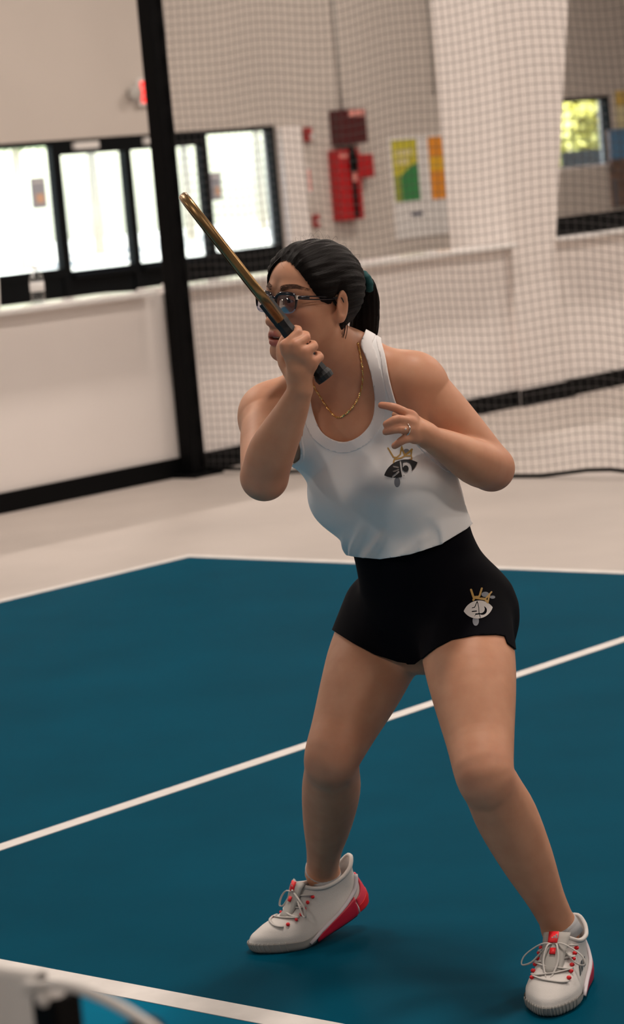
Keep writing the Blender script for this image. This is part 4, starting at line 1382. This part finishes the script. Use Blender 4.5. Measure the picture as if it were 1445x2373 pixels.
ARM_R = [(690, 860), (692, 930), (689, 1000), (696, 1050), (686, 1072), (640, 1085), (540, 1060), (520, 900), (600, 820)]
HEM = np.array([(700, 1268), (780, 1283), (825, 1291), (880, 1296), (950, 1285), (1020, 1262), (1080, 1226), (1115, 1196), (1160, 1165)], float)
def shirt_g(V, neck_off=0.0):
    px = project(to_w(V))
    l, f, h = torso_coords(V)
    gf = np.minimum(np.minimum(poly_sd(px, NECK, 6) - neck_off, poly_sd(px, ARM_L, 6)), poly_sd(px, ARM_R, 6))
    gb = np.minimum((TLEN - .055 - h) * 1180, (.045 + np.clip((.33 - h) / .10, 0, 1) * .14 - np.abs(l) + np.clip((h - .38) / .05, 0, 1) * .03) * 1180)
    front = f > -.02
    g = np.where(front, gf, gb)
    return np.minimum(g, np.interp(px[:, 0], HEM[:, 0], HEM[:, 1]) - px[:, 1])
TV_, TF_ = clip(SV, SF, shirt_g(SV))
shirt = s_build('tank_top', TV_, TF_, 'shirt_white')
md = shirt.modifiers.new('cloth', 'SOLIDIFY'); md.thickness = .0022; md.offset = -1
shirt_bvh = BVHTree.FromPolygons([tuple(v) for v in TV_], [tuple(map(int, f)) for f in TF_])
def band(name, poly, w, m='shirt_band'):
    px = project(to_w(TV_)); l, f, h = torso_coords(TV_)
    sd = poly_sd(px, poly, 6)
    N = vert_normals(TV_, TF_)
    g = np.where(f > -.03, w - sd, -1)
    V2, F2 = clip(TV_ + N * .0011, TF_, g)
    o = s_build(name, V2, F2, m, shirt)
    md = o.modifiers.new('cloth', 'SOLIDIFY'); md.thickness = .0018; md.offset = -1
band('neck_band', NECK, 25)
band('armhole_band', ARM_L, 11)
band('armhole_band', ARM_R, 9)

# ------------------------------------------------------------------ shorts
def shorts_fold(l, f, h):
    return .0022 * np.sin(h * 85 + l * 20) * np.clip((np.abs(l) - .09) / .05, 0, 1) + .004 * np.exp(-((h + .015 - .25 * (l - .1)) / .010) ** 2) * np.clip((l - .07) / .05, 0, 1) \
        + .005 * np.exp(-((h + .055 - .2 * (l - .1)) / .012) ** 2) * np.clip((l - .07) / .05, 0, 1) + .005 * np.exp(-((h + .03 + .2 * (l + .1)) / .010) ** 2) * np.clip((-l - .08) / .05, 0, 1)
SHORT = SDF()
ST2 = [(r[0], r[1] + .006, r[2] + .010, r[3] + .010, r[4], 0) for r in BODY_ST]
gs = [loft(ST2, -.15, .16, .03, 0, shorts_fold)]
for sgn in (-1, 1): gs.append(ell(torso_point(sgn * .064, -.070, -.04), (.086, .080, .092), torso_axes(0), .04))
for q in 'RL':
    h_, k_ = J['hip' + q], J['knee' + q]
    gs.append(cone(h_, h_ + (k_ - h_) * .58, .099 if q == 'R' else .094, .096 if q == 'R' else .092, .03))
SHORT.add(gs, .02)
pc_ = J['pel'] + np.array([-.02, 0, -.06])
QV, QF = surface(SHORT, pc_ - np.array([.28, .30, .28]), pc_ + np.array([.28, .30, .30]), .0042, 1)
QF = tris(QF)
HR = np.array([(700, 1410), (740, 1440), (777, 1465), (820, 1491), (870, 1517), (920, 1534), (960, 1540), (1010, 1540)], float)
HL = np.array([(960, 1540), (992, 1513), (1010, 1500), (1045, 1482), (1100, 1471), (1150, 1470), (1170, 1473), (1176, 1490), (1197, 1506), (1240, 1515)], float)
def shorts_g(V):
    px = project(to_w(V)); l, f, h = torso_coords(V)
    isR = l < 0.0
    dl = lambda q: np.linalg.norm(np.cross(V - J['hip' + q], unit(J['knee' + q] - J['hip' + q])), axis=1)
    isR = dl('R') < dl('L')
    yb = np.where(isR, np.interp(px[:, 0], HR[:, 0], HR[:, 1]), np.interp(px[:, 0], HL[:, 0], HL[:, 1]))
    yb = yb + np.where(f < -.03, 25, 0)
    return np.minimum(yb - px[:, 1], (.145 - h) * 1180)
WV, WF = clip(QV, QF, shorts_g(QV))
shorts = s_build('shorts', WV, WF, 'shorts_black')
md = shorts.modifiers.new('cloth', 'SOLIDIFY'); md.thickness = .0022; md.offset = -1
shorts_bvh = BVHTree.FromPolygons([tuple(v) for v in WV], [tuple(map(int, f)) for f in WF])

# ------------------------------------------------------------------ printed emblems: thin prints lying on the cloth
def stroke(Q, pts, w):
    best = np.full(len(Q), 1e9)
    for a, b in zip(pts[:-1], pts[1:]):
        a, b = np.array(a, float), np.array(b, float); e = b - a
        t = np.clip((Q - a) @ e / (e @ e + 1e-9), 0, 1)
        best = np.minimum(best, np.linalg.norm(Q - a - t[:, None] * e, axis=1))
    return best - w / 2
def decal(name, fn, x0, y0, x1, y1, scale, org_px, bvh, m, parent, off, step):
    """fn: implicit (positive = ink) in emblem units; emblem units / scale + org_px = place on the cloth"""
    xs, ys = np.arange(x0, x1 + step, step), np.arange(y0, y1 + step, step)
    gx, gy = np.meshgrid(xs, ys, indexing='ij')
    Q = np.stack([gx.ravel(), gy.ravel()], 1)
    nxx, nyy = len(xs), len(ys)
    i = np.arange(nxx - 1)[:, None] * nyy + np.arange(nyy - 1)[None]
    i = i.ravel()
    F = np.concatenate([np.stack([i, i + 1, i + nyy], 1), np.stack([i + 1, i + nyy + 1, i + nyy], 1)])
    V3, F3 = clip(np.concatenate([Q, np.zeros((len(Q), 1))], 1), F, fn(Q))
    out = []
    for v in V3:
        p = at(v[0] / scale + org_px[0], v[1] / scale + org_px[1], 4.6)
        s0 = to_s(p); d = unit(to_s(p) - to_s(CAM))
        h = bvh.ray_cast(Vector(s0), Vector(d))
        if h[0] is None: out.append(s0 + d * .55); continue
        n = np.array(h[1]); n = n if n @ d < 0 else -n
        out.append(np.array(h[0]) + n * off)
    return s_build(name, np.array(out), F3, m, parent)
def lens_shape(Q, c1, c2, bulge1, bulge2):
    c1, c2 = np.array(c1, float), np.array(c2, float)
    m = (c1 + c2) / 2; e = c2 - c1; L = np.linalg.norm(e); e /= L; n = np.array([-e[1], e[0]])
    q = Q - m; u = q @ e; v = q @ n
    def arc(s, b):
        R = (L * L / 4 + b * b) / (2 * b)
        return R - np.sqrt(u * u + (v * s + R - b) ** 2)
    return np.minimum(arc(1, bulge1), arc(-1, bulge2))
SC, OG = 6.568, (840, 900)
def shirt_eye(Q):
    g = lens_shape(Q, (330, 1326), (830, 1130), 118, 128)
    inner = np.full(len(Q), -1e9)
    for pts, w in (([(575, 1120), (590, 1240), (615, 1360)], 24), ([(470, 1190), (540, 1205)], 22), ([(470, 1265), (545, 1240)], 22), ([(460, 1345), (545, 1275)], 26)):
        inner = np.maximum(inner, -stroke(Q, pts, w))
    d = np.linalg.norm((Q - [655, 1225]) / [1.0, 1.18], axis=1)
    ring = np.minimum(90 - d, d - 42); ring = np.minimum(ring, Q[:, 0] - 610)
    inner = np.maximum(inner, ring)
    return np.minimum(g, -inner)
def shirt_crown(Q):
    g = np.full(len(Q), -1e9)
    for pts, w in (([(385, 910), (470, 1050), (515, 1055), (570, 1010), (595, 885)], 20), ([(640, 1020), (700, 975), (748, 930)], 30), ([(470, 1130), (480, 1085), (590, 1060), (640, 1030), (720, 1030)], 22),
                   ([(595, 900), (640, 1020)], 24), ([(748, 930), (735, 1010), (745, 1075), (700, 1095)], 20)):
        g = np.maximum(g, -stroke(Q, pts, w))
    return g
def blob(c, r): return lambda Q: 1 - np.linalg.norm((Q - c) / r, axis=1)
decal('emblem_eye', shirt_eye, 320, 1080, 850, 1400, SC, OG, shirt_bvh, 'black_print', shirt, .0012, 8)
decal('emblem_crown', shirt_crown, 360, 870, 780, 1150, SC, OG, shirt_bvh, 'gold_print', shirt, .0009, 8)
for bc_, br_ in (((525, 1430), (45, 75)), ((665, 960), (45, 40))):
    decal('emblem_drip', blob(bc_, br_), bc_[0] - 90, bc_[1] - 90, bc_[0] + 90, bc_[1] + 90, SC, OG, shirt_bvh, 'grey_print', shirt, .0007, 10)
SC2, OG2 = 9.633, (1060, 1350)
def short_eye(Q):
    g = lens_shape(Q, (135, 650), (772, 560), 205, 195)
    inner = np.full(len(Q), -1e9)
    for pts, w in (([(435, 440), (465, 560), (470, 680), (500, 790)], 16), ([(320, 575), (375, 560), (430, 430)], 18), ([(320, 655), (415, 645)], 24), ([(400, 715), (480, 705)], 28), ([(375, 760), (405, 700)], 10)):
        inner = np.maximum(inner, -stroke(Q, pts, w))
    d1 = np.linalg.norm(Q - [545, 630], axis=1); d2 = np.linalg.norm(Q - [505, 600], axis=1)
    inner = np.maximum(inner, np.minimum(100 - d1, d2 - 92))
    return np.minimum(g, -inner)
def short_crown(Q):
    g = np.full(len(Q), -1e9)
    for pts, w in (([(292, 170), (350, 340), (420, 330)], 46), ([(530, 140), (480, 310), (430, 340)], 42), ([(745, 218), (610, 372), (520, 360)], 34), ([(345, 400), (370, 350), (600, 385), (650, 440)], 46), ([(700, 280), (660, 460)], 36)):
        g = np.maximum(g, -stroke(Q, pts, w))
    return g
decal('emblem_eye', short_eye, 120, 390, 790, 820, SC2, OG2, shorts_bvh, 'white_print', shorts, .0012, 11)
decal('emblem_crown', short_crown, 250, 100, 790, 490, SC2, OG2, shorts_bvh, 'gold_print', shorts, .0016, 11)
for bc_, br_ in (((400, 860), (70, 110)), ((610, 270), (85, 60)), ((770, 330), (60, 35))):
    decal('emblem_drip', blob(bc_, br_), bc_[0] - 130, bc_[1] - 130, bc_[0] + 130, bc_[1] + 130, SC2, OG2, shorts_bvh, 'grey_print', shorts, .0008, 12)

# ------------------------------------------------------------------ necklace and ring
cast = [(829, 796), (836, 830), (840, 868), (836, 905), (822, 936), (800, 960), (779, 967), (758, 945), (738, 915), (724, 890), (712, 860), (712, 830)]
cc_ = catmull(cast, 12)
NP = []
dS = lambda px: unit(to_s(at(px[0], px[1], 5)) - to_s(CAM))
allV = np.concatenate([BV]); 
for p in cc_:
    s0 = to_s(at(p[0], p[1], 5.02)); d = dS(p)
    h = body_bvh.ray_cast(Vector(s0), Vector(d))
    NP.append(np.array(h[0]) - d * .0022 if h[0] is not None else NP[-1])
NP = np.array(NP)
for _ in range(3): NP[1:-1] = (NP[:-2] + 2 * NP[1:-1] + NP[2:]) / 4
seg = np.r_[0, np.cumsum(np.linalg.norm(np.diff(NP, axis=0), axis=1))]
mb = MB()
for k, t in enumerate(np.arange(0, seg[-1], .0036)):
    c = np.array([np.interp(t, seg, NP[:, i]) for i in range(3)])
    c2 = np.array([np.interp(t + .001, seg, NP[:, i]) for i in range(3)])
    ax = unit(c2 - c); n1 = unit(np.cross(ax, [0, 1, 0.2])); n1 = rotv(n1, ax, (k % 4) * .8); n2 = np.cross(ax, n1)
    V, F = sphere(c, 1.0, 6, 4, (n1 * .0024, n2 * .0014, ax * .0026))
    mb.add(V, F)
tag(s_build('necklace', np.concatenate(mb.V), mb.F, 'gold', smooth=False), 'thin gold chain necklace')
rc_ = mcpL[2] * .62 + fingL[2][0] * .38; ra = unit(fingL[2][0] - mcpL[2])
r1 = unit(np.cross(ra, [0, 0, 1.0])); r2 = np.cross(ra, r1)
mb = MB().tube([rc_ + (r1 * math.cos(t) + r2 * math.sin(t)) * .0118 for t in np.linspace(0, 2 * math.pi, 29)], .0013, 8, cap=False)
V, F = sphere(rc_ - np.array([0, .0128, -.002]), .0022, 8, 6); mb.add(V, F)
tag(s_build('ring', np.concatenate(mb.V), mb.F, 'silver'), 'silver finger ring')

# ------------------------------------------------------------------ socks and shoes
def grid_patch(s, th, sv, off, m, name, parent, closed=False, thick=None, kind=None):
    th, sv = np.asarray(th), np.asarray(sv)
    P = s.pt(th, sv, off)
    nu, nv = P.shape[:2]
    V = P.reshape(-1, 3)
    F = []
    for i in range(nu if closed else nu - 1):
        for j in range(nv - 1):
            i2 = (i + 1) % nu
            F.append((i * nv + j, i2 * nv + j, i2 * nv + j + 1, i * nv + j + 1))
    o = s_build(name, V, F, m, parent)
    if thick:
        md = o.modifiers.new('wall', 'SOLIDIFY'); md.thickness = thick; md.offset = -1
    return o
def make_shoe(s, ank, sock_dir, lab):
    nt_ = 64
    th = np.linspace(0, 2 * math.pi, nt_, endpoint=False)
    T, S_ = np.meshgrid(th, np.linspace(.16, 1.0, 22), indexing='ij')
    up = grid_patch(s, T, S_, 0, 'shoe_white', 'shoe', person, True, .004)
    tag(up, lab)
    # sole: side wall and bottom
    T, S_ = np.meshgrid(th, np.linspace(0, .20, 6), indexing='ij')
    P = s.pt(T, S_, .0022); nv = P.shape[1]
    V = list(P.reshape(-1, 3)); F = []
    for i in range(nt_):
        for j in range(nv - 1):
            i2 = (i + 1) % nt_
            F.append((i * nv + j, i2 * nv + j, i2 * nv + j + 1, i * nv + j + 1))
    for i in range(nt_ // 2):
        a, b = i, i + 1
        c, d = (nt_ - i - 1) % nt_, (nt_ - i) % nt_
        F.append((a * nv, (d % nt_) * nv, c * nv, b * nv) if i else (0, c * nv, b * nv))
    s_build('sole', V, F, 'shoe_grey', up)
    # ribs on the toe foxing
    for k in range(-9, 10):
        a = k * .11
        mb = MB().tube(s.pt(np.full(6, a), np.linspace(.03, .24, 6), .0026), .0011, 5)
        s_build('sole_rib', np.concatenate(mb.V), mb.F, 'shoe_grey', up)
    # heel counter (pink-red), crimson arch wedges, pale stripe between
    A, Bv = np.meshgrid(np.linspace(-.80, .80, 24), np.linspace(0, 1, 12), indexing='ij')
    top = .30 + .40 * np.exp(-(A / .50) ** 2)
    grid_patch(s, math.pi + A, .02 + Bv * (top - .02) * .52, .0046, 'shoe_red', 'heel_sole', up, thick=.004)
    grid_patch(s, math.pi + A, .02 + (top - .02) * (.52 + .48 * Bv), .0040, 'shoe_pink', 'heel_cup', up, thick=.003)
    for sg in (-1, 1):
        A, Bv = np.meshgrid(np.linspace(0, 1, 18), np.linspace(0, 1, 8), indexing='ij')
        thw = math.pi + sg * (.86 + A * .78)
        grid_patch(s, thw, .01 + Bv * (.40 * (1 - A) ** .8 + .08 * A), .0040, 'shoe_crimson', 'arch_wedge', up, thick=.003)
        mb = MB().tube(s.pt(math.pi + sg * np.linspace(.35, 1.75, 16), np.interp(np.linspace(0, 1, 16), [0, .3, 1], [.72, .50, .10]), .0035), .0042, 8, flat=.6)
        s_build('side_stripe', np.concatenate(mb.V), mb.F, 'shoe_lilac', up)
        mb = MB().tube(s.pt(math.pi + sg * np.array([.80, .84, .88]), np.array([.04, .16, .30]), .0042), .0030, 8)
        s_build('side_stripe', np.concatenate(mb.V), mb.F, 'shoe_lilac', up)
        if (sg > 0) == (s is shL) or True:
            for q in range(3):
                a0 = math.pi + sg * (1.35 + .16 * q)
                P4 = s.pt(np.array([[a0, a0], [a0 + sg * .10, a0 + sg * .10]]), np.array([[.44 + .0 * q, .60], [.44, .60]]), .0012).reshape(-1, 3)
                if s is shL:
                    s_build('side_panel', P4, [(0, 1, 3, 2)], 'shoe_dark', up)
    # tongue
    tw = np.linspace(-1, 1, 9)
    Vt, Ft = [], []
    base = s.local(0.0, .60, -.006); topz = s.local(0.0, 1.0, .0)
    for i, t in enumerate(np.linspace(0, 1, 8)):
        c0 = base * (1 - t) + (topz + np.array([.002, 0, .006])) * t
        for w in tw:
            Vt.append(c0 + np.array([-.006 * w * w, w * (.016 + .006 * t), .003 * math.sin(t * 3.1) - .003 * w * w]))
    for i in range(7):
        for j in range(8): Ft.append((i * 9 + j, i * 9 + j + 1, (i + 1) * 9 + j + 1, (i + 1) * 9 + j))
    to = s_build('tongue', s.place(np.array(Vt)), Ft, 'shoe_grey', up)
    md = to.modifiers.new('pad', 'SOLIDIFY'); md.thickness = .005; md.offset = 0
    Tn = np.array(Vt).reshape(8, 9, 3)
    def tong(i0, i1, j0, j1, off, name, m):
        P = Tn[i0:i1, j0:j1] + np.array([.0040 + off, 0, .003])
        a, b = P.shape[:2]
        Fp = [(i * b + j, i * b + j + 1, (i + 1) * b + j + 1, (i + 1) * b + j) for i in range(a - 1) for j in range(b - 1)]
        o = s_build(name, s.place(P.reshape(-1, 3)), Fp, m, up); md = o.modifiers.new('t', 'SOLIDIFY'); md.thickness = .002; md.offset = 1
    tong(5, 8, 2, 6, .0006, 'tongue_tab', 'shoe_red')
    tong(3, 5, 3, 6, .0004, 'tongue_patch', 'shoe_red')
    P = Tn[5:8, 3:6].reshape(-1, 3).mean(0) + np.array([.0082, 0, .0045])
    for q in range(3):
        mb = MB().box((-.0006, -.0012, -.0020 - .0015 * q), (.0006, .0012, .0020 + .0015 * q), None, (0, 0, 0))
        Vb_ = np.concatenate(mb.V) + P + np.array([0, (q - 1) * .0036 * (1 if s is shL else -1), -.002 + .0015 * q])
        s_build('tab_stripe', s.place(Vb_), mb.F, 'shoe_white', up, False)
    # laces: bars over the instep, eyelets, bow
    for k, sv in enumerate(np.linspace(.56, .90, 6)):
        w = .62 + .06 * k
        tt = np.linspace(-w, w, 13)
        L = s.local(tt, np.full(13, sv) + .03 * np.sin((tt / w) * 1.5) * (1 if k % 2 else -1), .0050)
        mb = MB().tube(s.place(L), .0030, 6, flat=.5)
        s_build('lace_bar', np.concatenate(mb.V), mb.F, 'lace', up)
        for sg in (-1, 1):
            c = s.local(sg * (w + .02), sv, .0035)
            V, F = sphere(c, .0042, 8, 6)
            s_build('eyelet', s.place(V), F, 'shoe_red', up)
    kn = s.local(0.0, .93, .010)
    V, F = sphere(kn, .006, 10, 8); s_build('lace_knot', s.place(V), F, 'lace', up)
    for sg in (-1, 1):
        loop = [kn, kn + [.014, sg * .018, .006], kn + [.016, sg * .046, -.016], kn + [.022, sg * .052, -.034], kn + [.020, sg * .036, -.030], kn + [.008, sg * .014, -.006], kn]
        mb = MB().tube(s.place(catmull(loop, 6)), .0024, 6, flat=.6); s_build('lace_loop', np.concatenate(mb.V), mb.F, 'lace', up)
        end = [kn, kn + [.018, sg * .008, .004], kn + [.040, sg * .012, -.022], kn + [.066, sg * .004, -.046]] if s is shL else [kn, kn + [.016, sg * .012, .016 * sg], kn + [.026, sg * .018, .024 * sg - .006]]
        mb = MB().tube(s.place(catmull(end, 6)), .0020, 6, flat=.6); s_build('lace_end', np.concatenate(mb.V), mb.F, 'lace', up)
    # collar roll and sock
    T = np.linspace(0, 2 * math.pi, 41)
    mb = MB().tube(s.pt(T, np.full(41, .985), -.001), .0045, 8, cap=False); s_build('collar', np.concatenate(mb.V), mb.F, 'shoe_white', up)
    return up
def make_sock(s, ank, knee):
    d = unit(knee - ank); a = unit(np.cross(d, [0, 1, 0])); b = np.cross(d, a)
    mb = MB()
    base = s.place(np.array([.069, 0, .092])); 
    pts = [base, base * .5 + ank * .5, ank - d * .004, ank + d * .010]
    mb.tube(pts, [.0345, .036, .0372, .0362], 28, cap=False)
    o = s_build('sock', np.concatenate(mb.V), mb.F, 'sock'); md = o.modifiers.new('c', 'SOLIDIFY'); md.thickness = .003; md.offset = -1
make_shoe(shL, ankL, None, 'flat planted white court shoe with red heel')
make_shoe(shR, ankR, None, 'white court shoe with raised red heel')
make_sock(shL, ankL, J['kneeL']); make_sock(shR, ankR, J['kneeR'])

# ------------------------------------------------------------------ paddle in the right hand
pb, ptip = sp(747, 868, HD + .006), sp(424, 455, HD - .02)
pa = unit(ptip - pb); plen = float(np.linalg.norm(ptip - pb))
view = unit(to_s(at(600, 660, HD)) - to_s(CAM))
pn = unit(np.cross(pa, view)); pwid = unit(np.cross(pn, pa))
pn = rotv(pn, pa, math.radians(1.0)); pwid = rotv(pwid, pa, math.radians(1.0))
paddle = empty('paddle', to_w(pb), 'bronze edged paddle with black grip held up in the right hand', 'paddle')
def pl(u, w, n): return pb + pa * u + pwid * w + pn * n
hl0 = .128                                                   # grip length
outl = []
for t in np.linspace(0, 2 * math.pi, 72, endpoint=False):
    c, q = math.cos(t), math.sin(t)
    u = (plen + hl0 - .01) / 2 + (plen - hl0 + .01) / 2 * np.sign(c) * abs(c) ** .55
    w = .094 * np.sign(q) * abs(q) ** .55
    k = np.clip((u - hl0 + .012) / .075, 0, 1); k = k * k * (3 - 2 * k)
    outl.append((u, w * (.20 + .80 * k)))
n = len(outl)
V = [pl(u, w, -.0060) for u, w in outl] + [pl(u, w, .0060) for u, w in outl]
F = [tuple(range(n)), tuple(range(2 * n - 1, n - 1, -1))] + [(i, i + n, (i + 1) % n + n, (i + 1) % n) for i in range(n)]
s_build('face', V, F, 'paddle_face', paddle, False)
P = np.array([pl(u, w, 0) for u, w in outl + outl[:1]])
mb = MB()
V = []
for i in range(n):
    u, w = outl[i]
    c = np.array([(plen + hl0) / 2, 0]); o2 = unit(np.array([u, w]) - c)
    for dn, do in ((-.0074, -.009), (-.0074, .001), (-.0040, .0032), (.0040, .0032), (.0074, .001), (.0074, -.009)):
        V.append(pl(u + o2[0] * do, w + o2[1] * do, dn))
F = [(i * 6 + k, i * 6 + k + 1, ((i + 1) % n) * 6 + k + 1, ((i + 1) % n) * 6 + k) for i in range(n) for k in range(5)]
o = s_build('edge_guard', V, F, 'paddle_gold', paddle, True)
md = o.modifiers.new('t', 'SOLIDIFY'); md.thickness = .0012
mb = MB()
V = []
us = np.linspace(.004, hl0 + .042, 40)
for u in us:
    r = .0150 + .0012 * math.sin(u / .0105 * 2 * math.pi) ** 2 if u < hl0 else .0150 + .0010
    for k in range(8):
        t = 2 * math.pi * (k + .5) / 8
        V.append(pl(u, r * 1.12 * math.cos(t), r * .95 * math.sin(t)))
F = [(i * 8 + k, i * 8 + (k + 1) % 8, (i + 1) * 8 + (k + 1) % 8, (i + 1) * 8 + k) for i in range(39) for k in range(8)] + [tuple(range(8))[::-1], tuple(range(39 * 8, 40 * 8))]
s_build('grip', V, F, 'grip_black', paddle, False)
V = []
for u, r in ((-.012, .012), (-.011, .0175), (-.002, .0190), (.006, .0165)):
    for k in range(16):
        t = 2 * math.pi * k / 16
        V.append(pl(u, r * 1.1 * math.cos(t), r * .95 * math.sin(t)))
F = [(i * 16 + k, i * 16 + (k + 1) % 16, (i + 1) * 16 + (k + 1) % 16, (i + 1) * 16 + k) for i in range(3) for k in range(16)] + [tuple(range(16))[::-1], tuple(range(48, 64))]
s_build('butt_cap', V, F, 'grip_black', paddle, False)
